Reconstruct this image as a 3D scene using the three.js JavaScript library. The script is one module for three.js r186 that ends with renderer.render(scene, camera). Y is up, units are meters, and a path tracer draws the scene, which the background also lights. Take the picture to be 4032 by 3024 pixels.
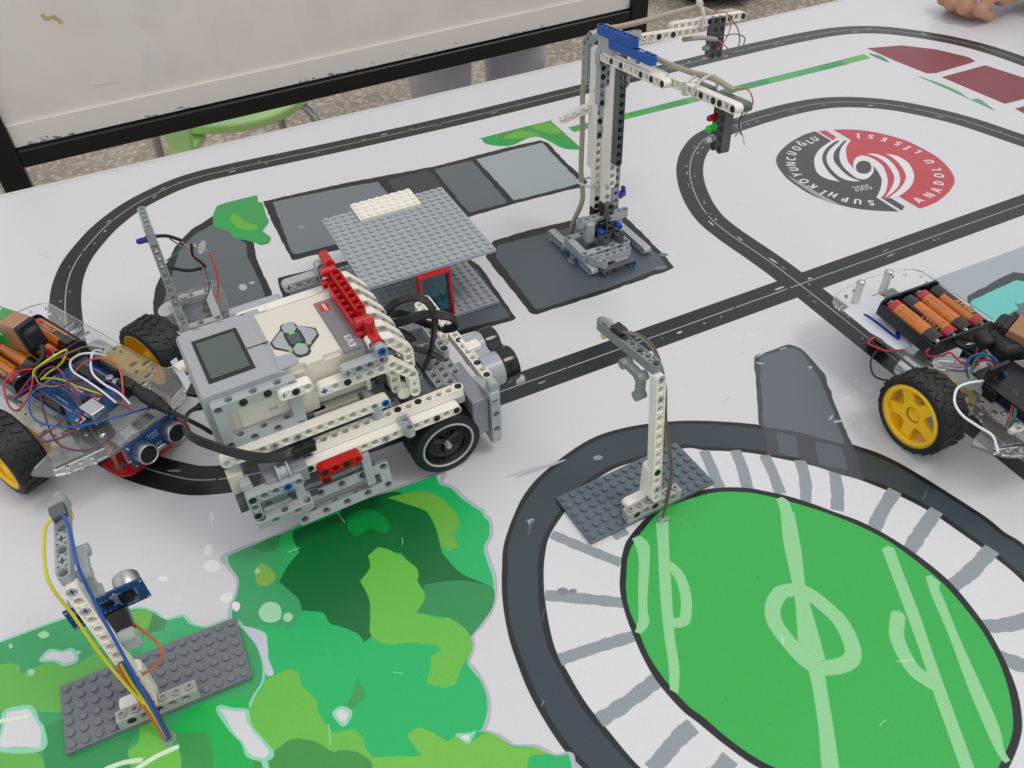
import * as THREE from 'three';
import { mergeGeometries, mergeVertices, toCreasedNormals } from 'three/addons/utils/BufferGeometryUtils.js';
import { RoundedBoxGeometry } from 'three/addons/geometries/RoundedBoxGeometry.js';
import { MarchingCubes } from 'three/addons/objects/MarchingCubes.js';
import { Brush, Evaluator, SUBTRACTION } from 'three-bvh-csg';

// ---------------------------------------------------------------- camera, sky, sun, exposure
const TY = 0.75;                                   // height of the table top
const scene = new THREE.Scene();
const camera = new THREE.PerspectiveCamera(48.656, 1024 / 768, 0.02, 200);
camera.position.set(0, TY + 0.50433, 0);
camera.up.set(0.3198, 0.72971, -0.60436);
camera.lookAt(0.308526, TY + 0.50433 - 0.683295, -0.661755);

const renderer = new THREE.WebGLRenderer({ antialias: true });
renderer.toneMapping = THREE.LinearToneMapping;
renderer.toneMappingExposure = 1.07;
renderer.shadowMap.enabled = true;

function makeSky() {                               // bright, almost even overcast sky
  const w = 256, h = 128, d = new Float32Array(w * h * 4);
  for (let j = 0; j < h; j++) for (let i = 0; i < w; i++) {
    const el = ((j + 0.5) / h - 0.5) * Math.PI, a = (i + 0.5) / w * Math.PI * 2;
    const up = Math.max(0, Math.sin(el));
    const cl = 0.5 + 0.5 * Math.sin(a * 3 + 1.3 * Math.sin(el * 5)) * Math.sin(el * 6 + a * 2 + 0.7);
    const b = el < -0.02 ? 0.3 : (0.70 + 0.08 * up) * (0.95 + 0.1 * cl);
    const k = (j * w + i) * 4;
    d[k] = b * 0.985; d[k + 1] = b * 0.995; d[k + 2] = b * 1.03; d[k + 3] = 1;
  }
  const t = new THREE.DataTexture(d, w, h, THREE.RGBAFormat, THREE.FloatType);
  t.mapping = THREE.EquirectangularReflectionMapping; t.magFilter = THREE.LinearFilter; t.minFilter = THREE.LinearFilter;
  t.wrapS = THREE.RepeatWrapping; t.needsUpdate = true;
  return t;
}
scene.background = makeSky();
scene.environment = scene.background;

const sun = new THREE.DirectionalLight(0xfff4e6, 0.8);
sun.position.set(1.7, TY + 3.0, 0.3);
sun.target.position.set(0.4, TY, -0.6);
sun.castShadow = true; sun.shadow.radius = 34; sun.shadow.mapSize.set(2048, 2048);
Object.assign(sun.shadow.camera, { left: -2.5, right: 2.5, top: 2.5, bottom: -2.5, near: 0.1, far: 9 });
scene.add(sun, sun.target);
// ---------------------------------------------------------------- helpers
const M = 0.008;                                   // one building-set module
let seed = 12345;
const rnd = () => { seed = (seed * 1664525 + 1013904223) >>> 0; return seed / 4294967296; };
const V3 = (x, y, z) => new THREE.Vector3(x, y, z);
const hash2 = (x, y) => { const s = Math.sin(x * 127.1 + y * 311.7) * 43758.5453; return s - Math.floor(s); };
function vnoise(x, y) {
  const xi = Math.floor(x), yi = Math.floor(y), fx = x - xi, fy = y - yi, u = fx * fx * (3 - 2 * fx), v = fy * fy * (3 - 2 * fy);
  return hash2(xi, yi) * (1 - u) * (1 - v) + hash2(xi + 1, yi) * u * (1 - v) + hash2(xi, yi + 1) * (1 - u) * v + hash2(xi + 1, yi + 1) * u * v;
}
const taken = {};
function numbered(n) { if (taken[n] === undefined) { taken[n] = 0; return n; } taken[n]++; return n + '_' + String(taken[n]).padStart(3, '0'); }
function thing(name, label, category, [x, y, z] = [0, 0, 0], turn = 0, group) {
  const o = new THREE.Group(); o.name = numbered(name); o.position.set(x, y, z); o.rotation.y = turn;
  o.userData = { label, category }; if (group) o.userData.group = group;
  scene.add(o); return o;
}
function part(parent, name, geo, mat, m) {
  const o = new THREE.Mesh(geo, mat); o.name = name; o.castShadow = true; o.receiveShadow = true;
  if (m) { if (m.isMatrix4) o.applyMatrix4(m); else o.position.set(m[0], m[1], m[2]); }
  parent.add(o); return o;
}
function struct(name, geo, mat, m) { const o = part(scene, name, geo, mat, m); o.userData.kind = 'structure'; return o; }
const AX = { x: [1, 0, 0], y: [0, 1, 0], z: [0, 0, 1], '-x': [-1, 0, 0], '-y': [0, -1, 0], '-z': [0, 0, -1] };
const vec = (a) => (typeof a === 'string' ? V3(...AX[a]) : V3(...a).normalize());
// matrix that sends local x to `along`, local z to `hole`, at pos (metres)
function frame(pos, along = 'x', hole = 'z') {
  const a = vec(along), h = vec(hole); h.addScaledVector(a, -h.dot(a)).normalize();
  const u = new THREE.Vector3().crossVectors(h, a);
  return new THREE.Matrix4().makeBasis(a, u, h).setPosition(pos[0], pos[1], pos[2]);
}
const euler = (pos, rx = 0, ry = 0, rz = 0) => new THREE.Matrix4().makeRotationFromEuler(new THREE.Euler(rx, ry, rz)).setPosition(pos[0], pos[1], pos[2]);
function T(g, x = 0, y = 0, z = 0, rx = 0, ry = 0, rz = 0) { g = g.clone(); g.applyMatrix4(euler([x, y, z], rx, ry, rz)); return g; }
function merge(list) {
  const out = list.map((g) => { g = g.index ? g.toNonIndexed() : g.clone(); for (const k of Object.keys(g.attributes)) if (!['position', 'normal', 'uv'].includes(k)) g.deleteAttribute(k);
    if (!g.attributes.uv) g.setAttribute('uv', new THREE.BufferAttribute(new Float32Array(g.attributes.position.count * 2), 2)); return g; });
  return mergeGeometries(out);
}
const box = (w, h, d, x = 0, y = 0, z = 0) => { const g = new THREE.BoxGeometry(w, h, d); g.translate(x, y, z); return g; };
const rbox = (w, h, d, r, x = 0, y = 0, z = 0, s = 2) => { const g = new RoundedBoxGeometry(w, h, d, s, r); g.translate(x, y, z); return g; };
const cyl = (r1, r2, h, n = 20, open = false) => new THREE.CylinderGeometry(r1, r2, h, n, 1, open);
const cylZ = (r, h, n = 20) => { const g = cyl(r, r, h, n); g.rotateX(Math.PI / 2); return g; };
const cylX = (r, h, n = 20) => { const g = cyl(r, r, h, n); g.rotateZ(Math.PI / 2); return g; };
function lathe(pts, n = 24) { return new THREE.LatheGeometry(pts.map((p) => new THREE.Vector2(p[0], p[1])), n); }
function tube(pts, r, seg, n = 7, closed = false) {
  const c = new THREE.CatmullRomCurve3(pts.map((p) => V3(...p)), closed, 'centripetal');
  const g = new THREE.TubeGeometry(c, seg || Math.max(8, pts.length * 7), r, n, closed);
  if (closed) return g;
  const caps = [];
  for (const [t, s] of [[0, -1], [1, 1]]) { const k = new THREE.SphereGeometry(r * 0.99, n, 4); const q = c.getPoint(t); k.translate(q.x, q.y, q.z); caps.push(k); }
  return merge([g, ...caps]);
}
// a flat strap swept along points; w across, t thick; side vectors given or derived from `up`
function strap(pts, w, t, ups, seg) {
  const c = new THREE.CatmullRomCurve3(pts.map((p) => V3(...p)), false, 'centripetal'), n = seg || pts.length * 8;
  const cu = new THREE.CatmullRomCurve3(ups.map((p) => V3(...p)), false, 'centripetal');
  const pos = [], nor = [], idx = [];
  const prof = []; const R = Math.min(t, w) / 2, K = 4;
  for (const [sx, a0] of [[1, -Math.PI / 2], [-1, Math.PI / 2]]) for (let k = 0; k <= K; k++) { const a = a0 + Math.PI * k / K; prof.push([sx * (w / 2 - R) + R * Math.cos(a), R * Math.sin(a) * t / (2 * R), Math.cos(a), Math.sin(a)]); }
  const m = prof.length;
  for (let i = 0; i <= n; i++) {
    const u = i / n, p = c.getPoint(u), tan = c.getTangent(u), up = cu.getPoint(u);
    up.addScaledVector(tan, -up.dot(tan)).normalize(); const side = new THREE.Vector3().crossVectors(tan, up);
    for (const [px, py, nx, ny] of prof) {
      pos.push(p.x + side.x * px + up.x * py, p.y + side.y * px + up.y * py, p.z + side.z * px + up.z * py);
      nor.push(side.x * nx + up.x * ny, side.y * nx + up.y * ny, side.z * nx + up.z * ny);
    }
    if (i < n) for (let k = 0; k < m; k++) { const a = i * m + k, b = i * m + (k + 1) % m; idx.push(a, a + m, b, b, a + m, b + m); }
  }
  for (const i0 of [0, n * m]) for (let k = 1; k < m - 1; k++) i0 ? idx.push(i0, i0 + k + 1, i0 + k) : idx.push(i0, i0 + k, i0 + k + 1);
  const g = new THREE.BufferGeometry(); g.setAttribute('position', new THREE.Float32BufferAttribute(pos, 3)); g.setAttribute('normal', new THREE.Float32BufferAttribute(nor, 3)); g.setIndex(idx);
  return g;
}
function extrude(shape, depth, bevel = 0, curve = 10) {
  const g = new THREE.ExtrudeGeometry(shape, { depth: depth - 2 * bevel, bevelEnabled: bevel > 0, bevelThickness: bevel, bevelSize: bevel, bevelOffset: -bevel, bevelSegments: 2, curveSegments: curve });
  g.translate(0, 0, bevel); return g;
}
function polyShape(pts) { const s = new THREE.Shape(); pts.forEach((p, i) => (i ? s.lineTo(p[0], p[1]) : s.moveTo(p[0], p[1]))); s.closePath(); return s; }
const circleHole = (s, x, y, r, n = 14) => { const h = new THREE.Path(); for (let i = 0; i < n; i++) { const a = -i / n * Math.PI * 2; const px = x + r * Math.cos(a), py = y + r * Math.sin(a); i ? h.lineTo(px, py) : h.moveTo(px, py); } h.closePath(); s.holes.push(h); };
const polyHole = (s, pts) => { const h = new THREE.Path(); pts.forEach((p, i) => (i ? h.lineTo(p[0], p[1]) : h.moveTo(p[0], p[1]))); h.closePath(); s.holes.push(h); };
// outline of a polyline thickened by r (round ends, round outer bends)
function thick(path, r) {
  const n = path.length, L = [], D = [];
  for (let i = 0; i < n - 1; i++) { const dx = path[i + 1][0] - path[i][0], dy = path[i + 1][1] - path[i][1], l = Math.hypot(dx, dy); D.push([dx / l, dy / l]); }
  const side = (s) => {                            // s=+1 left of travel, -1 right
    const o = [];
    for (let i = 0; i < n; i++) {
      const p = path[i], a = D[i - 1], b = D[i];
      if (!a) o.push([p[0] - s * b[1] * r, p[1] + s * b[0] * r]);
      else if (!b) o.push([p[0] - s * a[1] * r, p[1] + s * a[0] * r]);
      else {
        const cr = a[0] * b[1] - a[1] * b[0];
        if (cr * s > 0) { const bx = -a[1] - b[1], by = a[0] + b[0], l = Math.hypot(bx, by), c = (bx * -a[1] + by * a[0]) / l; o.push([p[0] + s * bx / l * r / c, p[1] + s * by / l * r / c]); }
        else { const a0 = Math.atan2(s * a[0], -s * a[1]), a1 = Math.atan2(s * b[0], -s * b[1]); let d = a1 - a0; while (d > Math.PI) d -= 2 * Math.PI; while (d < -Math.PI) d += 2 * Math.PI; for (let k = 0; k <= 4; k++) o.push([p[0] + r * Math.cos(a0 + d * k / 4), p[1] + r * Math.sin(a0 + d * k / 4)]); }
      }
    }
    return o;
  };
  const lft = side(1), rgt = side(-1).reverse(), N = 9;
  const cap = (p, d) => { const o = [], a0 = Math.atan2(d[0], -d[1]); for (let k = 1; k < N; k++) { const a = a0 - Math.PI * k / N; o.push([p[0] + r * Math.cos(a), p[1] + r * Math.sin(a)]); } return o; };
  return [...lft, ...cap(path[n - 1], D[n - 2]), ...rgt, ...cap(path[0], [-D[0][0], -D[0][1]])];
}
const crossPts = (x, y, a = 0.55, b = 2.35) => [[a, b], [-a, b], [-a, a], [-b, a], [-b, -a], [-a, -a], [-a, -b], [a, -b], [a, -a], [b, -a], [b, a], [a, a]].map(([u, v]) => [x + u, y + v]);
const armCache = {};
// studless liftarm: path in modules, holes at every module; `cross` = indices of axle holes
function arm(path, cross = [], half = false) {
  const key = JSON.stringify([path, cross, half]); if (armCache[key]) return armCache[key];
  const P = path.map(([x, y]) => [x * 8, y * 8]), holes = [], gaps = [];
  for (let i = 0; i < P.length - 1; i++) {
    const [x0, y0] = P[i], [x1, y1] = P[i + 1], l = Math.hypot(x1 - x0, y1 - y0), n = Math.max(1, Math.round(l / 8));
    for (let k = i ? 1 : 0; k <= n; k++) holes.push([x0 + (x1 - x0) * k / n, y0 + (y1 - y0) * k / n]);
    for (let k = 0; k < n; k++) gaps.push([x0 + (x1 - x0) * (k + 0.5) / n, y0 + (y1 - y0) * (k + 0.5) / n, (x1 - x0) / l, (y1 - y0) / l]);
  }
  const out = thick(P, 3.72), th = half ? 3.9 : 7.8, ol = half ? 0.7 : 0.95;
  const mk = (rh, pockets) => {
    const s = polyShape(out);
    holes.forEach(([x, y], i) => (cross.includes(i) ? polyHole(s, crossPts(x, y)) : circleHole(s, x, y, rh)));
    if (pockets) for (const [x, y, dx, dy] of gaps) for (const t of [1, -1]) polyHole(s, [[1.5, 2.72], [-1.5, 2.72], [-0.3, 0.95], [0.3, 0.95]].map(([u, v]) => [x + u * dx - t * v * dy, y + u * dy + t * v * dx]));
    return s;
  };
  const sh = mk(3.08, true), mid = mk(2.42, false);
  const e1 = extrude(sh, ol); e1.translate(0, 0, th / 2 - ol); const e2 = extrude(sh, ol); e2.translate(0, 0, -th / 2);
  const e3 = extrude(mid, th - 2 * ol); e3.translate(0, 0, -th / 2 + ol);
  const g = merge([e1, e2, e3]); g.scale(0.001, 0.001, 0.001);
  return (armCache[key] = g);
}
const bar = (n, cross = []) => arm([[0, 0], [n - 1, 0]], cross);
// pins, axles
const pinGeo = (() => { const g = lathe([[0, -3.6], [1.5, -3.6], [1.5, -3.9], [2.4, -3.9], [2.4, 3.9], [1.5, 3.9], [1.5, 3.6], [0, 3.6]], 12); g.rotateX(Math.PI / 2); g.scale(0.001, 0.001, 0.001); return g; })();
const axlePinGeo = (() => { const s = polyShape(crossPts(0, 0, 0.6, 2.2)); const g = extrude(s, 8.4); g.translate(0, 0, -4.2); g.scale(0.001, 0.001, 0.001); return g; })();
const ringPinGeo = (() => { const s = new THREE.Shape(); s.absarc(0, 0, 2.9, 0, Math.PI * 2, false); polyHole(s, crossPts(0, 0, 0.6, 1.9)); const g = extrude(s, 7.9, 0, 14); g.translate(0, 0, -3.95); g.scale(0.001, 0.001, 0.001); return g; })();
// stud plate: nx by nz studs, corner at origin, top of plate at y=h
const studG = lathe([[2.4, 0], [2.4, 1.45], [2.25, 1.7], [0, 1.7]], 14);
const plateCache = {};
function plateGeo(nx, nz, h = 3.2, skip) {
  const key = nx + '_' + nz + '_' + h + (skip ? skip.toString() : ''); if (plateCache[key]) return plateCache[key];
  const list = [rbox(nx * 8 - 0.2, h, nz * 8 - 0.2, 0.18, nx * 4, h / 2, nz * 4, 1)];
  for (let i = 0; i < nx; i++) for (let k = 0; k < nz; k++) { if (skip && skip(i, k)) continue; list.push(T(studG, i * 8 + 4, h - 0.02, k * 8 + 4)); }
  const g = merge(list); g.scale(0.001, 0.001, 0.001); return (plateCache[key] = g);
}
// 1xN studded brick with side holes: x from 0..n*8, z 0..8
function brickHoles(n) {
  const key = 'bh' + n; if (plateCache[key]) return plateCache[key];
  const s = polyShape([[0.1, 0], [n * 8 - 0.1, 0], [n * 8 - 0.1, 9.6], [0.1, 9.6]]), s2 = polyShape([[0.1, 0], [n * 8 - 0.1, 0], [n * 8 - 0.1, 9.6], [0.1, 9.6]]);
  for (let i = 1; i < n; i++) { circleHole(s, i * 8, 5.6, 3.0); circleHole(s2, i * 8, 5.6, 2.42); }
  const a = extrude(s, 0.9), b = extrude(s2, 6.0), c = extrude(s, 0.9); a.translate(0, 0, 0.1); b.translate(0, 0, 1.0); c.translate(0, 0, 7.0);
  const hs = lathe([[1.5, 0.6], [1.5, 1.7], [2.3, 1.7], [2.4, 1.55], [2.4, 0], [0, 0.0]], 14); const list = [a, b, c];
  for (let i = 0; i < n; i++) list.push(T(hs, i * 8 + 4, 9.58, 4));
  const g = merge(list); g.scale(0.001, 0.001, 0.001); return (plateCache[key] = g);
}
const lin = (c) => new THREE.Color(c);
function plastic(hex, rough = 0.32, extra = {}) { return new THREE.MeshPhysicalMaterial({ color: lin(hex), roughness: rough, ior: 1.52, ...extra }); }
const MAT = {
  white: plastic('#efebe1', 0.32), light: plastic('#a7adb1', 0.32), dark: plastic('#56595c', 0.34), black: plastic('#121316', 0.32), blackMatte: plastic('#15161a', 0.55),
  blue: plastic('#1257ad', 0.3), red: plastic('#bb1218', 0.3), tan: plastic('#c9b68f', 0.4), blueGrey: plastic('#68727b', 0.36),
  rubber: plastic('#131417', 0.58), yellow: plastic('#ffcc12', 0.34), cable: plastic('#191a1d', 0.34), metal: new THREE.MeshStandardMaterial({ color: lin('#c8cacc'), roughness: 0.26, metalness: 1 }),
  brushed: new THREE.MeshStandardMaterial({ color: lin('#b9bcbf'), roughness: 0.38, metalness: 1 }), brass: new THREE.MeshStandardMaterial({ color: lin('#b08d3f'), roughness: 0.35, metalness: 1 }),
  acrylic: new THREE.MeshPhysicalMaterial({ color: lin('#f7fbfb'), roughness: 0.05, transmission: 0.93, thickness: 0.003, ior: 1.49 }),
  clear: new THREE.MeshPhysicalMaterial({ color: lin('#ffffff'), roughness: 0.08, transmission: 1, thickness: 0, ior: 1.5 }),
  ledRed: new THREE.MeshPhysicalMaterial({ color: lin('#d3202b'), roughness: 0.12, transmission: 0.6, thickness: 0.004, attenuationColor: lin('#c00010'), attenuationDistance: 0.004 }),
  ledBlue: new THREE.MeshPhysicalMaterial({ color: lin('#2a4fc4'), roughness: 0.12, transmission: 0.7, thickness: 0.004, attenuationColor: lin('#1030b0'), attenuationDistance: 0.004 }),
  ledGreen: new THREE.MeshPhysicalMaterial({ emissive: lin('#2fc33a'), emissiveIntensity: 0.25, color: lin('#2fbf3a'), roughness: 0.12, transmission: 0.6, thickness: 0.004, attenuationColor: lin('#10b020'), attenuationDistance: 0.004 }),
  ledClear: new THREE.MeshPhysicalMaterial({ color: lin('#f4f6f6'), roughness: 0.08, transmission: 0.82, thickness: 0.004, ior: 1.5 }),
  ledYellow: plastic('#d9d68a', 0.3), glue: new THREE.MeshPhysicalMaterial({ color: lin('#e4e6e6'), roughness: 0.2, transmission: 0.8, thickness: 0, ior: 1.45 }),
  pcbBlue: plastic('#123f74', 0.38), pcbRed: plastic('#b3161c', 0.35), paper: plastic('#d8dae3', 0.85), tape: plastic('#1c1d22', 0.3), zip: plastic('#e4e2d8', 0.4, { transmission: 0.25 }),
};
const WIRE = {}; function wireMat(hex) { return (WIRE[hex] ||= plastic(hex, 0.42)); }
function canvasTex(w, h, draw, repeat) {
  const c = document.createElement('canvas'); c.width = w; c.height = h; draw(c.getContext('2d'), w, h);
  const t = new THREE.CanvasTexture(c); t.colorSpace = THREE.SRGBColorSpace; t.magFilter = THREE.LinearFilter; t.anisotropy = 8;
  if (repeat) { t.wrapS = t.wrapT = THREE.RepeatWrapping; t.repeat.set(...repeat); } return t;
}
// liftarm placed in a thing: pos in metres
function beam(parent, mat, geo, pos, along = 'x', hole = 'z', name = 'liftarm', pre) { const m = frame(pos, along, hole); if (pre) m.premultiply(pre); return part(parent, name, geo, mat, m); }
function pin(parent, pos, hole = 'z', mat = MAT.black, geo = pinGeo, pre) { const m = frame(pos, hole === 'x' || hole === '-x' ? 'y' : (Math.abs(vec(hole).x) > 0.9 ? 'y' : 'x'), hole); if (pre) m.premultiply(pre); return part(parent, 'pin', geo, mat, m); }
const ART=[
['w','#1b1d1f','111,-896 203,-890 264,-882 315,-875 397,-875 457,-872 462,-861 457,-804 458,-755 450,-748 358,-753 308,-752 192,-757 109,-764 109,-821'],
['w','#6f787e','121,-889 162,-885 200,-881 243,-874 244,-844 246,-790 228,-767 199,-769 116,-773 112,-778'],
['w','#3b3e41','254,-871 305,-871 306,-854 302,-782 283,-781 247,-779'],
['w','#5c656c','312,-869 360,-867 357,-763 354,-758 309,-760 310,-827'],
['w','#97a2a8','366,-867 456,-865 453,-819 450,-756 409,-757 364,-759 365,-809'],
['w','#1b1d1f','289,-674 288,-619 287,-568 291,-564 365,-563 443,-565 449,-566 452,-589 456,-658 456,-674 421,-691 349,-697 309,-697'],
['w','#505a61','298,-668 296,-611 295,-570 368,-568 445,-572 447,-596 447,-668 378,-683 309,-687'],
['w','#1b1d1f','273,-678 277,-660 272,-569 269,-567 249,-568 216,-570 145,-576 104,-584 72,-619 87,-741 165,-736'],
['w','#4f5860','266,-675 272,-657 268,-573 251,-574 219,-577 147,-582 106,-590 84,-628 92,-721 165,-722'],
['w','#1b1d1f','11,-677 -32,-711 -37,-729 -33,-760 -26,-785 -7,-826 4,-849 26,-875 54,-892 63,-858 81,-818 77,-790 76,-757 76,-721 70,-677'],
['w','#5d656b','13,-686 -22,-715 -27,-734 -24,-755 -16,-779 -4,-809 9,-843 28,-864 54,-877 62,-852 74,-818 69,-795 69,-761 69,-725 62,-681'],
['w','#3a9a4e','52,-886 60,-907 69,-913 109,-913 106,-897 110,-894 107,-862 106,-849 95,-834 100,-817 95,-807 87,-808 82,-816 76,-824 64,-837 62,-852 52,-867'],
['w','#2aa152','52,-882 64,-892 69,-884 70,-865 84,-846 95,-833 87,-817 68,-834 63,-855 52,-868'],
['s','#63ae3c','70,-879 78,-883 84,-861 93,-847 88,-841 75,-851 69,-869'],
['w','#1a9a48','394,-909 399,-913 489,-913 493,-909 492,-868 491,-825 473,-837 466,-860 461,-878 448,-884 419,-877 402,-886 393,-898'],
['s','#3b9142','412,-911 488,-911 492,-908 491,-834 483,-854 471,-877 459,-884 423,-895'],
['s','#63aa38','423,-902 445,-908 462,-888 455,-884 423,-895'],
['s','#63aa38','464,-909 488,-909 490,-881 484,-877 471,-889'],
['p','#2f9c45','504,-885 550,-884 550,-869 504,-870'],
['p','#52a83f','548,-884 594,-883 593,-868 548,-869'],
['p','#36a04e','592,-883 638,-882 637,-867 591,-868'],
['p','#2f8f48','636,-882 682,-882 681,-866 635,-867'],
['p','#55ab47','680,-882 726,-881 725,-865 679,-866'],
['p','#36a55c','725,-881 771,-880 769,-864 723,-865'],
['p','#2f8d4c','769,-880 815,-879 813,-863 767,-864'],
['p','#4aa854','813,-879 859,-878 857,-862 811,-863'],
['p','#35a05a','857,-878 903,-877 901,-861 855,-862'],
['p','#2f8f4b','901,-877 947,-876 945,-860 899,-861'],
['p','#56ae4c','945,-877 989,-876 986,-860 943,-861'],
['p','#7b1a26','1007,-890 1058,-873 1089,-838 1107,-796 1105,-781 1094,-779 1026,-778 1015,-784 1009,-836'],
['p','#7b1a26','1023,-765 1105,-764 1118,-704 1120,-676 1086,-662 1030,-666'],
['p','#7b1a26','1030,-650 1083,-648 1080,-589 1022,-570'],
['s','#2f7f5a','996,-875 1004,-858 998,-836 994,-859'],
['s','#4f9c68','998,-784 1005,-758 1008,-734 1008,-718 1003,-698 1013,-693 1009,-674 1003,-658 1002,-687 1000,-737'],
['k','#1e2023','1163,-450 1165,-600 1161,-747 1144,-830 1106,-897 1063,-940 1000,-964 880,-973 740,-974 585,-974 400,-974 232,-980 100,-988 45,-987 3,-973 -28,-955 -55,-930 -72,-908 -92,-875 -104,-842 -110,-810 -113,-770 -114,-680 -108,-600 -88,-555 -58,-520 -30,-500 20,-487 80,-484 300,-484 600,-484 1300,-484',30],
['k','#1e2023','1000,-484 985,-530 968,-585 946,-661 908,-727 865,-765 818,-784 745,-789 655,-781 611,-758 577,-722 552,-678 536,-630 534,-590 538,-540 540,-490 540,-330 540,-100 540,200',31],
['p','#a3adb4','659,-430 783,-428 799,-362 695,-327 657,-361'],
['w','#3f434a','667,-395 737,-402 745,-395 746,-359 641,-301 633,-360'],
['w','#6cc4c0','664,-388 729,-391 738,-379 731,-358 649,-317 636,-358'],
['w','#5c7378','698,-368 699,-363 713,-364 718,-355 674,-338 661,-355 669,-358 693,-358'],
['s','#191b1e','112,-210 112,-232 115,-257 119,-276 127,-300 138,-323 148,-340 167,-361 185,-376 209,-388 247,-399 274,-400 303,-394 332,-383 359,-368 385,-350 412,-327 436,-299 454,-268 470,-205 472,-183 475,-167 470,-125 466,-105 460,-86 452,-69 442,-53 430,-38 417,-25 403,-14 387,-5 370,2 353,6 335,9 316,9 297,8 278,4 260,-3 241,-11 223,-21 206,-33 190,-47 175,-63 161,-80 149,-98 138,-118 129,-138 118,-175 114,-189'],
['s','#35424a','116,-209 116,-231 119,-256 122,-275 130,-298 141,-320 150,-337 169,-358 187,-372 210,-384 248,-395 274,-396 303,-390 332,-379 358,-364 383,-346 409,-324 432,-296 450,-266 466,-205 468,-183 471,-167 466,-127 463,-107 457,-89 449,-71 439,-56 428,-41 415,-29 401,-18 385,-9 369,-2 352,3 334,5 316,5 297,4 279,0 260,-6 242,-15 225,-25 208,-37 192,-51 178,-66 164,-83 152,-101 142,-119 132,-139 122,-175 118,-189'],
['s','#191b1e','139,-189 136,-210 136,-235 137,-253 145,-279 155,-301 166,-320 181,-336 211,-356 225,-362 240,-366 256,-368 272,-367 315,-361 331,-351 357,-335 378,-318 397,-297 408,-283 419,-269 434,-245 443,-222 448,-198 452,-172 453,-145 444,-106 440,-89 433,-74 425,-60 415,-47 404,-36 391,-26 378,-18 364,-13 349,-9 333,-6 317,-6 301,-8 285,-12 268,-18 252,-25 237,-34 222,-45 207,-58 194,-72 182,-87 171,-104 160,-121 146,-158'],
['s','#d9d9dc','143,-189 140,-209 140,-234 141,-251 149,-277 158,-298 169,-317 183,-333 213,-352 226,-358 241,-362 256,-364 272,-363 315,-357 330,-347 356,-331 375,-314 394,-295 405,-280 416,-267 430,-243 439,-221 444,-197 448,-172 449,-147 441,-108 436,-91 430,-76 422,-62 412,-50 401,-39 389,-30 376,-22 362,-16 348,-12 332,-10 317,-10 301,-12 285,-16 269,-22 253,-29 238,-38 223,-49 210,-61 197,-75 185,-90 174,-106 164,-123 149,-158'],
['k','#8e989f','183,-330 196,-311 213,-288',8],
['k','#8e989f','155,-287 175,-274 197,-259',8.5],
['k','#8e989f','141,-241 165,-238 190,-234',8.5],
['k','#8e989f','143,-195 163,-197 187,-201',9.5],
['k','#8e989f','155,-156 182,-165 189,-166',10],
['k','#8e989f','180,-134 197,-140',10],
['k','#8e989f','328,-346 322,-327 317,-312',8.5],
['k','#8e989f','350,-335 344,-319 335,-301',9],
['k','#8e989f','367,-320 362,-305 354,-286',8.5],
['k','#8e989f','388,-303 379,-287 366,-271',9],
['k','#8e989f','403,-281 392,-266 381,-254',9.5],
['k','#8e989f','430,-247 408,-237 392,-228',10],
['k','#8e989f','443,-219 419,-210 400,-202',10],
['k','#8e989f','451,-176 421,-169 403,-167',10],
['k','#8e989f','430,-125 410,-130 399,-135',10],
['k','#8e989f','390,-114 398,-104 409,-91',11],
['k','#8e989f','222,-309 231,-309',8],
['s','#191b1e','187,-199 188,-218 192,-239 196,-254 202,-269 212,-284 220,-294 231,-303 258,-315 269,-317 279,-318 291,-317 313,-312 333,-302 346,-291 358,-279 369,-265 377,-253 388,-237 397,-216 403,-192 405,-167 400,-137 392,-115 381,-95 368,-80 355,-71 334,-62 323,-60 312,-59 301,-60 290,-63 278,-66 267,-72 257,-78 246,-85 237,-94 228,-104 210,-128 201,-147 194,-167 190,-178'],
['s','#34ae4c','192,-198 192,-217 196,-237 199,-252 205,-266 215,-281 222,-290 234,-299 259,-311 269,-313 280,-313 291,-312 312,-308 331,-298 344,-287 355,-275 366,-262 374,-251 384,-235 393,-215 398,-192 400,-168 396,-139 389,-118 378,-99 365,-84 353,-75 332,-66 322,-64 311,-64 301,-65 290,-67 279,-71 268,-76 258,-82 248,-89 239,-98 231,-108 214,-130 205,-149 199,-168 195,-178'],
['w','#8fd093','232,-301 238,-301 240,-291 230,-275 212,-250 205,-237 196,-233 193,-236 201,-244 213,-263 225,-281 230,-292'],
['w','#8fd093','255,-305 264,-302 250,-280 233,-252 215,-222 205,-202 194,-187 191,-192 200,-207 211,-229 226,-256 243,-284'],
['k','#8fd093','243,-269 244,-258 238,-242 230,-231 226,-228 219,-230',7.5],
['w','#8fd093','347,-282 352,-282 354,-276 350,-267 351,-266 333,-237 315,-211 301,-184 291,-165 282,-154 267,-131 251,-107 244,-97 235,-102 242,-112 259,-135 275,-161 282,-179 300,-204 313,-225 326,-248 342,-271'],
['k','#8fd093','309,-213 298,-216 286,-210 279,-199 278,-183 279,-170 284,-161 298,-156 308,-158 314,-167 318,-181 317,-193 314,-206 309,-213',10.5],
['w','#8fd093','384,-212 390,-212 392,-208 382,-189 368,-161 354,-136 340,-110 329,-89 320,-72 315,-61 307,-65 313,-76 324,-97 335,-118 348,-141 365,-174 377,-198'],
['k','#8fd093','354,-166 343,-156 337,-143 335,-132 338,-122',9.5],
['w','#8fd093','394,-181 398,-180 399,-172 395,-170 390,-160 377,-135 365,-109 353,-84 344,-72 342,-66 338,-66 338,-70 342,-81 356,-110 373,-141 386,-168'],
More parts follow.
